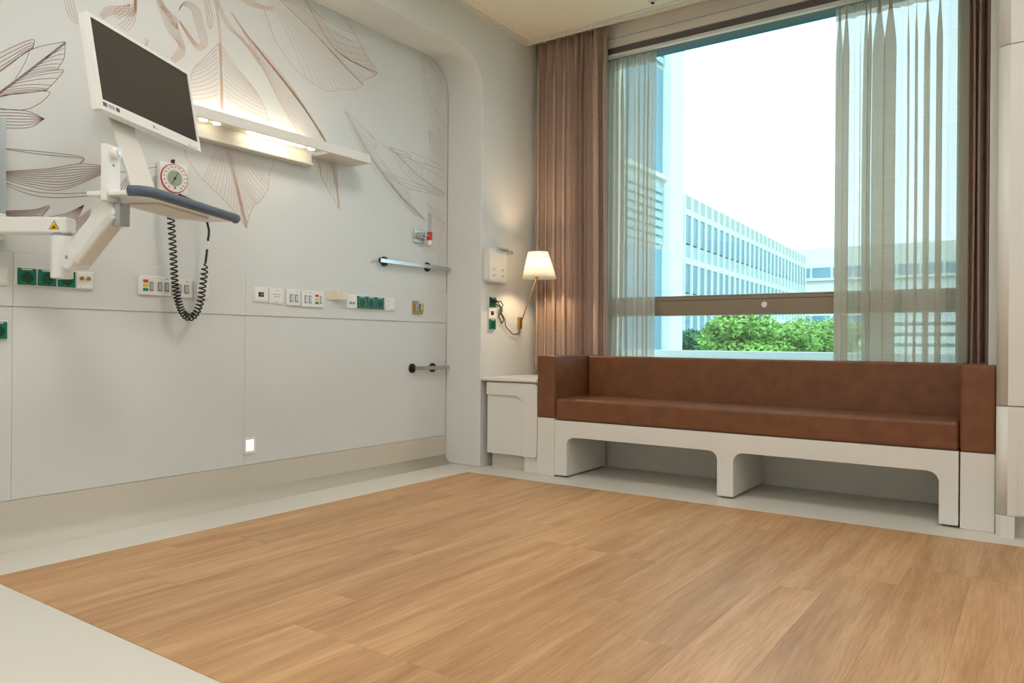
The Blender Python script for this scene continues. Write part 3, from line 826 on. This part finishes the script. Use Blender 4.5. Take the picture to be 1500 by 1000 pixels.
# ------------------------------------------------------------------ blood pressure gauge on the wall, coiled tube
y0, y1, z0, z1 = rect(234, 275, 239, 284, XL + .03)
g = thing('pressure_gauge', 'square white pressure gauge with round dial and black coiled tube', 'gauge', (XL, (y0 + y1) / 2, z0))
yc, zc = (y0 + y1) / 2, (z0 + z1) / 2
B().box(XL, XL + .03, y0, y1, z0, z1).obj('case', 'plastic', g, bevel=.006, seg=3)
XD = XL + .03
r = (y1 - y0) * .485
B().cone((XD, yc, zc), (XD + .006, yc, zc), r, r, 40).obj('dial_ring', 'red', g)
dl = B().cone((XD + .006, yc, zc), (XD + .008, yc, zc), r * .94, r * .94, 40).obj('dial', 'plastic', g)
B().cone((XD + .008, yc, zc), (XD + .0085, yc, zc), r * .55, r * .55, 32).obj('dial_centre', 'sage', dl)
b = B()
for k in range(31):
    an = math.radians(-55 + 290 * k / 30)
    d_ = Vector((0, math.cos(an), math.sin(an))); c_ = Vector((XD + .0083, yc, zc))
    b.ribbon([c_ + d_ * r * .60, c_ + d_ * r * (.68 if k % 3 == 0 else .64)], .0012, (1, 0, 0))
b.obj('scale_marks', 'black', dl)
for k in range(15):
    an = math.radians(235 - 290 * k / 14)
    text_mesh(str(20 + 20 * k), .011, 'black', dl, (XD + .0084 - XL, math.cos(an) * r * .79, zc - z0 + math.sin(an) * r * .79), (0, 1, 0), (0, 0, 1), 'numeral')
b = B(); c_ = Vector((XD + .009, yc, zc))
b.bm.faces.new([b.bm.verts.new(c_ + Vector((0, a_ * r, d_ * r))) for a_, d_ in ((-.09, -.72), (.09, -.72), (0, -.48))])
b.obj('zero_mark', 'red', dl)
an = math.radians(62)
B().ribbon([(XD + .009, yc - math.cos(an) * r * .5, zc - math.sin(an) * r * .5), (XD + .009, yc + math.cos(an) * r * .5, zc + math.sin(an) * r * .5)], .003, (1, 0, 0)).obj('needle', 'black', dl)
B().cone((XD + .0085, yc, zc), (XD + .012, yc, zc), .006, .005, 14).obj('needle_hub', 'black', dl)
B().box(XL + .01, XL + .03, yc - .004, yc + .004, z1, z1 + .018).obj('hook', 'black', g)
# coil path, hanging in a loop near the wall
XT = XL + .07
path = crom([Vector((onx(px, py, XT).y, onx(px, py, XT).z)) for px, py in ((250, 285), (250, 315), (253, 360), (256, 410), (261, 440), (268, 458), (278, 465), (287, 458), (294, 440), (298, 410), (301, 385))], 12)
L = [0.0]
for i in range(1, len(path)): L.append(L[-1] + (path[i] - path[i - 1]).length)
def at_len(s):
    for i in range(1, len(L)):
        if L[i] >= s:
            f = (s - L[i - 1]) / max(1e-9, L[i] - L[i - 1]); return path[i - 1].lerp(path[i], f), (path[i] - path[i - 1]).normalized()
    return path[-1], (path[-1] - path[-2]).normalized()
b = B(); pts = []
N = 900; ph = 0.0
for i in range(N + 1):
    s = L[-1] * i / N
    c_, d_ = at_len(s)
    mid_ = math.exp(-((s / L[-1] - .62) / .16) ** 2)
    pitch = .0235 - .0105 * mid_
    ph += 2 * math.pi * (L[-1] / N) / pitch
    rr = .0145 * min(1, i / 40, (N - i) / 30 + .05)
    nrm = Vector((-d_.y, d_.x))
    pts.append((XT + rr * math.cos(ph), c_.x + nrm.x * rr * math.sin(ph), c_.y + nrm.y * rr * math.sin(ph)))
b.tube(pts, .0038, 6)
b.obj('coiled_tube', 'black', g, smooth=True)
e0 = onx(301, 385, XT); e1 = onx(303.5, 365, XT)
tail = [(XT, e0.y, e0.z), (XT, e1.y, e1.z)]
B().tube(tail, .0055, 8).obj('tube_end', 'black', g)
q0, q1 = onx(303.5, 365, XT), onx(304.5, 353, XT)
B().tube([(XT, q0.y, q0.z), (XT, q1.y, q1.z)], .0045, 8).obj('clear_connector', 'plastic', g)
cr = crom([Vector((onx(px, py, XT).y, onx(px, py, XT).z)) for px, py in ((304.5, 353), (306, 338), (303, 322), (308, 322), (300, 320), (292, 300), (262, 285))], 6)
B().tube([(XT, p_.x, p_.y) for p_ in cr], .0055, 8).obj('upper_tube', 'black', g, smooth=True)

# ------------------------------------------------------------------ monitor arm with tray
def toward(p0, p1, w, h, b):
    """box beam from p0 to p1, w across, h high"""
    p0, p1 = Vector(p0), Vector(p1); d = p1 - p0; ln = d.length; d.normalize()
    s = d.cross(Vector((0, 0, 1))).normalized(); u = s.cross(d)
    mx = Matrix((d, s, u)).transposed().to_4x4(); mx.translation = p0
    b.box(0, ln, -w / 2, w / 2, -h / 2, h / 2, mx)
    return mx
TH = math.radians(25.5)
nn, dd = Vector((math.cos(TH), math.sin(TH), 0)), Vector((-math.sin(TH), math.cos(TH), 0))
BL = at(148, 160, 2.6); BR = at(293, 222, 3.2)
MB_ = (BL + BR) / 2
MB_.z = 1.636
J = at(91, 374, 2.85)
arm = thing('wall_workstation', 'white jointed wall mount carrying a tray with slate grip', 'workstation', (XL, 1.2, 1.2))
aw = lambda: B()
# wall rail and horizontal arm
ry = onx(-4, 300, XL + .02).y
B().box(XL, XL + .035, ry - .025, ry + .025, 1.19, 1.70).obj('wall_rail', 'alu', arm, bevel=.004)
hz = at(50, 332, 2.87).z
P0 = Vector((XL + .07, ry - .06, hz)); P1 = Vector((J.x, J.y, hz))
B().box(XL + .03, XL + .11, ry - .09, ry - .0, hz - .05, hz + .05).obj('rail_clamp', 'plastic', arm, bevel=.006)
b = B(); toward(P0, P1 + (P1 - P0).normalized() * .035, .07, .062, b)
ha = b.obj('horizontal_arm', 'plastic', arm, bevel=.010, seg=3)
ctr = at(73, 336, 2.79)
ad = (P1 - P0).normalized(); an_ = ad.cross(Vector((0, 0, 1))).normalized()
if an_.dot(EYE - P0) < 0: an_ = -an_
c0 = P0 + ad * (ctr - P0).dot(ad) + an_ * .0358; c0.z = hz - .006
def tri(c, r, m, nm, off):
    b = B(); p_ = [c + an_ * off + ad * (r * math.sin(a)) * (1) + Vector((0, 0, r * math.cos(a))) for a in (0, 2.094, 4.189)]
    b.bm.faces.new([b.bm.verts.new(v) for v in p_]); return b.obj(nm, m, ha)
tri(c0, .023, 'black', 'warning_edge', 0); tri(c0, .0195, 'yellow', 'warning_sticker', .0004)
b = B()
b.ribbon([c0 + an_ * .0008 + ad * -.007 + Vector((0, 0, -.005)), c0 + an_ * .0008 + ad * .007 + Vector((0, 0, -.004))], .005, an_)
b.ribbon([c0 + an_ * .0008 + ad * -.003 + Vector((0, 0, -.002)), c0 + an_ * .0008 + ad * .004 + Vector((0, 0, .006))], .003, an_)
b.obj('warning_symbol', 'black', ha)
zj0, zj1 = at(91, 408, 2.85).z, at(91, 346, 2.85).z
B().cone((J.x, J.y, zj0), (J.x, J.y, zj1), .038, .038, 28).obj('pivot_column', 'plastic', arm, bevel=.004)
B().cone((J.x, J.y, zj1), (J.x, J.y, zj1 + .012), .034, .034, 28).obj('pivot_ring', 'grey', arm)
# lift arm
La, Lb = at(112, 378, 2.80), at(172, 300, 2.68)
b = B(); toward(La, Lb, .07, .092, b)
la = b.obj('lift_arm', 'plastic', arm, bevel=.022, seg=4)
b = B(); dn = (Lb - La).normalized(); side = dn.cross(Vector((0, 0, 1))).normalized(); upv = side.cross(dn)
if upv.z < 0: upv = -upv
toward(La - upv * .030 + dn * .02, Lb - upv * .030 - dn * .015, .06, .05, b)
b.obj('lift_arm_cover', 'trim', la, bevel=.010, seg=3)
sd = side if side.dot(EYE - La) > 0 else -side
B().cone(La - sd * .037, La + sd * .037, .044, .044, 28).obj('lift_joint', 'plastic', la, bevel=.004)
B().cone(La + sd * .037, La + sd * .040, .008, .007, 14).obj('joint_bolt', 'steel', la)
cp = Lb - upv * .03 + dn * .0
B().box(cp.x - .02, cp.x + .03, cp.y - .02, cp.y + .02, cp.z - .055, cp.z + .025).obj('tray_bracket', 'steel', arm, bevel=.003)
# tray with slate grip: local frame (n, d) around the monitor foot
def loc(x_, y_, z_): return Vector((MB_.x, MB_.y, 0)) + nn * x_ + dd * y_ + Vector((0, 0, z_))
RZ = Matrix.Rotation(TH, 4, 'Z'); RZ.translation = Vector((MB_.x, MB_.y, 0))
zt = 1.352
y_l, y_r = -.275, .325
b = B(); b.prism([(-.075, y_l + .0), (-.075, y_r - .10), (.02, y_r), (.15, y_r), (.15, y_l + .03), (.10, y_l), ], 'z', zt - .012, zt + .006)
for v in b.bm.verts: v.co = RZ @ v.co
tr = b.obj('tray', 'plastic', arm, bevel=.004)
b = B(); b.prism([(-.03, y_l + .15), (-.03, y_r - .16), (.10, y_r - .12), (.10, y_l + .15)], 'z', zt - .020, zt - .012)
for v in b.bm.verts: v.co = RZ @ v.co
b.obj('tray_underside_plate', 'trim', tr, bevel=.002)
gp = [loc(.10, y_l - .012, zt), loc(.135, y_l - .004, zt), loc(.158, y_l + .025, zt), loc(.16, y_l + .06, zt), loc(.16, y_r - .05, zt), loc(.158, y_r - .01, zt), loc(.145, y_r + .008, zt)]
B().tube(gp, .019, 14).obj('front_grip', 'dgrey', tr, smooth=True)
b = B(); b.box(-.012, .012, -.285, -.212, zt - .03, 1.52)
for v in b.bm.verts: v.co = RZ @ v.co
pl = b.obj('upright_plate', 'plastic', arm, bevel=.004)
k0 = loc(.012, -.245, 1.493)
B().cone(k0, k0 + nn * .018, .021, .020, 24).obj('knob', 'plastic', pl, bevel=.003)
B().cone(k0 + nn * .018, k0 + nn * .021, .010, .009, 16).obj('knob_screw', 'steel', pl)
B().cone(loc(.012, -.25, 1.45), loc(.0135, -.25, 1.45), .005, .005, 12).obj('bolt', 'grey', pl)
b = B()
q = [(.045, zt + .006), (.055, zt + .006), (-.050, 1.63), (-.077, 1.76), (-.087, 1.76), (-.060, 1.63)]
b.prism([(x_, z_) for x_, z_ in q], 'y', -.190, -.050)
for v in b.bm.verts: v.co = RZ @ v.co
b.obj('monitor_support', 'trim', arm, bevel=.002)
b = B().box(-.105, -.072, -.20, .06, 1.70, 1.80)
for v in b.bm.verts: v.co = RZ @ v.co
b.obj('mount_plate', 'plastic', arm, bevel=.004)

# monitor itself (local frame: x out of the screen, y along its width)
mo = thing('monitor', 'white framed flat monitor with dark screen tilted on the wall arm', 'monitor', (MB_.x, MB_.y, MB_.z), TH)
W_, H_ = (BR - BL).xy.length, .348
TI = Matrix.Rotation(math.radians(-10.0), 4, 'Y')
def mob(b, name, m, par, **k):
    for v in b.bm.verts: v.co = TI @ v.co
    return b.obj(name, m, par, local=True, **k)
hw = W_ / 2
mob(B().box(-.034, -.004, -hw, hw, 0, H_), 'case', 'plastic', mo, bevel=.005, seg=3)
b = B(); bz = .014
for q in ((-hw, hw, 0, .038), (-hw, hw, H_ - bz, H_), (-hw, -hw + .018, .038, H_ - bz), (hw - bz, hw, .038, H_ - bz)): b.box(-.004, .002, *q)
fr = mob(b, 'bezel', 'plastic', mo)
mob(B().box(-.004, -.0015, -hw + .018, hw - bz, .038, H_ - bz), 'screen', 'screen', mo)
st = mob(B().box(.002, .0024, -hw + .012, -hw + .105, .012, .031), 'asset_sticker', 'plastic', fr)
b = B().box(.0024, .0027, -hw + .015, -hw + .036, .014, .029).box(.0024, .0027, -hw + .082, -hw + .102, .014, .029)
for k in range(3): b.box(.0024, .0027, -hw + .042, -hw + .076, .0155 + .005 * k, .018 + .005 * k)
mob(b, 'sticker_print', 'dgrey', st)
b = B().cone((.002, -.008, .019), (.0026, -.008, .019), .0065, .0065, 20)
mob(b, 'emblem', 'grey', fr)
mob(B().box(.002, .0024, .007, .0082, .012, .024), 'emblem_stroke', 'grey', fr)
mob(B().box(.002, .0024, .011, .0122, .011, .019), 'emblem_stroke', 'grey', fr)
b = B()
for k in range(5): b.box(.002, .0028, hw - .09 + .014 * k, hw - .083 + .014 * k, .006, .009)
mob(b, 'buttons', 'grey', fr)

# ------------------------------------------------------------------ wall lamp with cord
br = onx(762, 473, XP + .015)
lp = thing('wall_lamp', 'lit wall lamp with white cone shade in front of the brown drape', 'lamp', (XP, br.y, br.z))
B().box(XP, XP + .022, br.y - .018, br.y + .018, br.z - .042, br.z + .042).obj('wall_bracket', 'brass', lp, bevel=.003)
sc_t, sc_b = at(787, 369, 5.13), at(790, 408, 5.13)
axis_x, axis_y = sc_b.x, sc_b.y
zt_, zb_ = sc_t.z, sc_b.z
b = B(); seg = 40
ring0 = [b.bm.verts.new((axis_x + .118 * math.cos(2 * math.pi * i / seg), axis_y + .118 * math.sin(2 * math.pi * i / seg), zb_)) for i in range(seg)]
ring1 = [b.bm.verts.new((axis_x - .012 + .068 * math.cos(2 * math.pi * i / seg), axis_y + .068 * math.sin(2 * math.pi * i / seg), zt_)) for i in range(seg)]
for i in range(seg): b.bm.faces.new((ring0[i], ring0[(i + 1) % seg], ring1[(i + 1) % seg], ring1[i]))
so = b.obj('shade', 'shade', lp, smooth=True)
so.modifiers.new('solid', 'SOLIDIFY').thickness = .0015
B().tube([(XP + .022, br.y, br.z + .01), (XP + .035, br.y - .0, br.z + .03), (axis_x - .02, axis_y, zb_ + .01)], .0045, 8).obj('stem', 'brass', lp, smooth=True)
B().cone((axis_x - .02, axis_y, zb_ + .005), (axis_x - .015, axis_y, zb_ + .055), .016, .016, 16).obj('lamp_holder', 'black', lp)
bm_ = B(); bmesh.ops.create_uvsphere(bm_.bm, u_segments=16, v_segments=10, radius=.028)
bmesh.ops.translate(bm_.bm, verts=bm_.bm.verts, vec=(axis_x - .012, axis_y, zb_ + .09))
bm_.obj('bulb', 'bulb', lp, smooth=True)
XC = XP + .012
cr = [(762, 484), (756, 489), (748, 488), (741, 478), (736, 464), (732, 452), (726, 444), (732, 441), (735, 446), (732, 456), (736, 470), (733, 473), (731, 462), (734, 452), (728, 442), (722, 440)]
cpts = crom([Vector((onx(a_, c_, XC).y, onx(a_, c_, XC).z)) for a_, c_ in cr], 6)
B().tube([(XC + .012 * math.sin(i * .35) ** 2, p_.x, p_.y) for i, p_ in enumerate(cpts)], .0034, 6).obj('cord', 'black', lp, smooth=True)
pg = onx(721.5, 441, XP + .02)
B().cone((XP + .016, pg.y, pg.z), (XP + .05, pg.y, pg.z), .017, .013, 16).obj('plug', 'black', lp, bevel=.003)
# vertical socket plate
t, y0, y1, z0, z1 = dev('socket_column', 'column of two green sockets and a white data outlet by the lamp', 'socket', 714.5, 724.5, 434, 483, X=XP)
zz_ = [z0, z0 + (z1 - z0) * .34, z0 + (z1 - z0) * .66, z1]
frame_plate(t, y0, y1, z0, z1, XP)
green_socket(t, y0 + .002, y1 - .002, zz_[0] + .002, zz_[1] - .002, XP + .006)
green_socket(t, y0 + .002, y1 - .002, zz_[2] + .002, zz_[3] - .002, XP + .006)
o = B().box(XP + .007, XP + .010, y0 + .004, y1 - .004, zz_[1] + .002, zz_[2] - .002).obj('data_outlet', 'plastic', t, bevel=.002)
ym, zm = (y0 + y1) / 2, (zz_[1] + zz_[2]) / 2
B().box(XP + .010, XP + .0106, ym - .016, ym + .016, zm - .014, zm + .014).obj('data_port', 'black', o)
# dispenser above it
t, y0, y1, z0, z1 = dev('hand_dispenser', 'pale grey wall dispenser with clear lever left of the lamp', 'dispenser', 713, 740, 364, 414, X=XP + .03)
b = B(); r = .022
pts = arc(y1 - r, z1 - r, r, 0, 90, 5) + arc(y0 + r, z1 - r, r, 90, 180, 5) + arc(y0 + r, z0 + r, r, 180, 270, 5) + arc(y1 - r, z0 + r, r, 270, 360, 5)
bd = b.prism(pts, 'x', XP, XP + .045).obj('body', 'white', t, bevel=.006, seg=3)
pts2 = [(a_ * .94 + (y0 + y1) / 2 * .06, c_ * .94 + (z0 + z1) / 2 * .06) for a_, c_ in pts]
B().prism(pts2, 'x', XP + .045, XP + .050).obj('front_cover', 'plastic', t, bevel=.003)
for s in (-1, 1):
    for u in (.2, .38):
        yy, zz1 = (y0 + y1) / 2 + s * (y1 - y0) * .24, z0 + (z1 - z0) * u
        B().cone((XP + .050, yy, zz1), (XP + .0525, yy, zz1), .006, .006, 12).obj('rivet', 'grey', bd)
ya = (y0 + y1) / 2
B().box(XP + .035, XP + .085, ya - .03, y1 + .022, z1 - .032, z1 - .006).obj('lever', 'clear', t, bevel=.006, seg=3)
B().box(XP + .03, XP + .06, ya + .0, y1 + .0, z1 - .01, z1 + .008).obj('lever_hinge', 'alu', t, bevel=.003)

# ceiling detector at the upper edge
p = onz(956, 1, ZC)
dt = thing('ceiling_sensor', 'tiny dark sensor on ceiling above the window pelmet', 'sensor', (p.x, p.y, ZC))
B().cone((p.x, p.y, ZC), (p.x, p.y, ZC - .012), .03, .026, 20).obj('base', 'trim', dt)
B().cone((p.x, p.y, ZC - .012), (p.x, p.y, ZC - .02), .012, .008, 14).obj('lens', 'black', dt)

# ------------------------------------------------------------------ outside
GZ = -9.0
struct(B().box(-150, 150, 5.4, 260, GZ - .3, GZ).obj('ground', 'ground'), 'far ground outside the window')
pp = struct(B().box(-12, 6, 6.0, 6.25, -1.0, .70).box(-12, 6, 5.9, 6.35, .70, .775).obj('parapet', 'concrete'), 'white parapet outside the window')
# long facade with fins
F0 = Vector((-21.0, 50.0, 0)); fd = (FW + R0 * .618).normalized(); fn = Vector((fd.y, -fd.x, 0))
NB, BAY = 28, 1.68
ang = math.atan2(fd.y, fd.x)
fac = thing('office_block', 'long pale office block with white vertical fins behind the trees', 'building', (F0.x, F0.y, GZ), ang)
LN = NB * BAY
ZT = at(987, 277, F0.dot(FW)).z - GZ
def fbox(x0, x1, y0, y1, z0, z1, nm, m, par=fac): return B().box(x0, x1, y0, y1, z0, z1).obj(nm, m, par, local=True)
# local: x along the facade away from us, -y out of the facade
fbox(0, LN, .5, 16, 0, ZT - .3, 'wall', 'concrete2')
ft = [at(987, py, F0.dot(FW)).z - GZ for py in (303, 377, 452, 527, 602, 677)]
for i, z_ in enumerate(ft):
    if z_ < .3: break
    fbox(0, LN, -.05, .5, z_ - .22, z_ + .22, 'floor_band', 'concrete')
fbox(0, LN, -.02, .5, ft[0] + .22, ZT, 'parapet_band', 'concrete2')
fin_me = None; pane_me = {}
for i in range(NB + 1):
    if fin_me is None:
        o = fbox(-.13, .13, -.14, .5, 0, ZT, 'fin', 'concrete'); fin_me = o.data
    else:
        o = bpy.data.objects.new('fin', fin_me); COL.objects.link(o); o.parent = fac; o.location.x = i * BAY
for k in range(4):
    h = ft[k] - .22 - (ft[k + 1] + .22)
    sp = h * .34
    for i in range(NB):
        if k not in pane_me:
            o = fbox(.13, BAY - .13, -.005, .52, ft[k + 1] + .22 + sp, ft[k] - .22, 'window_pane', 'fglass'); o2 = fbox(.13, BAY - .13, .0, .52, ft[k + 1] + .22, ft[k + 1] + .22 + sp * .9, 'spandrel', 'blind')
            pane_me[k] = (o.data, o2.data)
        else:
            for nm, dm in zip(('window_pane', 'spandrel'), pane_me[k]):
                o = bpy.data.objects.new(nm, dm); COL.objects.link(o); o.parent = fac; o.location.x = i * BAY
# neighbouring wing close on the left
wing = thing('neighbour_wing', 'tall pale wing with cyan windows at left edge of the view', 'building', (-5.9, 11, GZ))
B().box(-12, -5.9, 6.6, 14.0, GZ, 16).obj('wall', 'concrete', wing)
B().box(-5.9, -5.72, 13.35, 14.0, GZ, 16).obj('corner_pier', 'concrete', wing)
for k in range(-2, 5):
    z_ = k * 3.4 - .3
    for c in range(3):
        yy = 12.9 - c * 2.1
        o = B().box(-5.9, -5.86, yy - 1.1, yy + .4, z_ + .9, z_ + 2.9).obj('window_pane', 'fglass', wing)
        B().box(-5.9, -5.78, yy - 1.15, yy + .45, z_ + .82, z_ + .9).obj('window_sill', 'concrete', wing)
        lv = B()
        for s in range(7): lv.box(-5.9, -5.83, yy - 1.1, yy + .4, z_ - .4 + s * .16, z_ - .3 + s * .16)
        lv.obj('louvre', 'blind', wing)
# far white block
far = thing('distant_block', 'distant white block with a dark window band beyond the office facade', 'building', (-20, 120, GZ))
zf = at(1200, 378, 125).z
B().box(-34, 20, 118, 135, GZ, zf).obj('wall', 'concrete', far)
for ya_, yb_ in ((402, 415), (466, 474), (482, 490)):
    z_a, z_b = at(1200, yb_, 123).z, at(1200, ya_, 123).z
    for i in range(18):
        B().box(-33.5 + i * 2.9, -31 + i * 2.9, 117.8, 118.1, z_a, z_b).obj('window_pane', 'fglass', far)
    B().box(-34, 20, 117.5, 118, z_a - .5, z_a - .15).obj('sill_band', 'concrete', far)
# louvred plant room seen through the right sheer
pr = thing('plant_room', 'low louvred plant room seen through the sheer curtain on the right', 'building', (-2, 26, GZ))
zpr = at(1370, 468, 25).z
x_a = ony(1300, 480, 24).x
B().box(x_a, x_a + 9, 24.1, 30, GZ, zpr).obj('wall', 'concrete2', pr)
for k in range(14):
    B().box(x_a, x_a + 9, 23.95, 24.1, zpr - .30 * k - .2, zpr - .30 * k).obj('louvre', 'concrete', pr)
# trees
def tree(label, px, py, t, rx, rz, m, seed, n=7000, ls=.10):
    rnd = random.Random(seed)
    c = at(px, py, t)
    th = thing('tree', label, 'tree', (c.x, c.y, GZ), 0, 'trees outside the window')
    tk = B(); tk.cone((c.x, c.y, GZ), (c.x, c.y, c.z), .28, .12, 10)
    for k in range(5):
        a_ = rnd.uniform(0, 6.28); tk.cone((c.x, c.y, c.z - rz * .8 + k * .3), (c.x + math.cos(a_) * rx * .6, c.y + math.sin(a_) * rx * .6, c.z + rnd.uniform(-.2, .5) * rz), .08, .03, 6)
    tk.obj('trunk', 'bark', th)
    blobs = [(Vector((rnd.uniform(-.62, .62) * rx, rnd.uniform(-.62, .62) * rx, rnd.uniform(-.55, .55) * rz)), rnd.uniform(.35, .5)) for _ in range(16)]
    vs, fs = [], []
    for i in range(n):
        bc, br_ = rnd.choice(blobs)
        d_ = Vector((rnd.gauss(0, 1), rnd.gauss(0, 1), rnd.gauss(0, 1))).normalized()
        p_ = bc + Vector((d_.x * rx * br_, d_.y * rx * br_, d_.z * rz * br_)) * rnd.uniform(.7, 1.05)
        u_ = Vector((rnd.gauss(0, 1), rnd.gauss(0, 1), rnd.gauss(0, .5))).normalized(); v_ = u_.cross(d_ + Vector((.01, .02, .3))).normalized()
        s_ = ls * rnd.uniform(.6, 1.3)
        k = len(vs)
        for q_ in (p_ - u_ * s_, p_ + v_ * s_ * .45, p_ + u_ * s_, p_ - v_ * s_ * .45): vs.append((q_.x, q_.y, q_.z + c.z - GZ))
        fs.append((k, k + 1, k + 2, k + 3))
    me = bpy.data.meshes.new('foliage'); me.from_pydata(vs, [], fs); me.materials.append(MT[m])
    o = bpy.data.objects.new('foliage', me); COL.objects.link(o); o.parent = th; o['kind'] = 'stuff'
tree('sunlit light green tree, tallest crown in front of the office block', 1085, 496, 26, 1.35, 1.0, 'leaf1', 1)
tree('sunlit light green tree in the middle of the tree row', 1140, 503, 31.5, 1.7, .95, 'leaf1', 2)
tree('sunlit light green tree beside the sheer curtain edge on the right', 1205, 500, 37, 2.0, 1.35, 'leaf1', 3)
tree('dark green tree at the left end of the tree row', 1018, 507, 32, 1.15, .75, 'leaf2', 4)
tree('dark green tree between the left end tree and tallest crown', 1052, 505, 36, 1.2, .95, 'leaf2', 5)
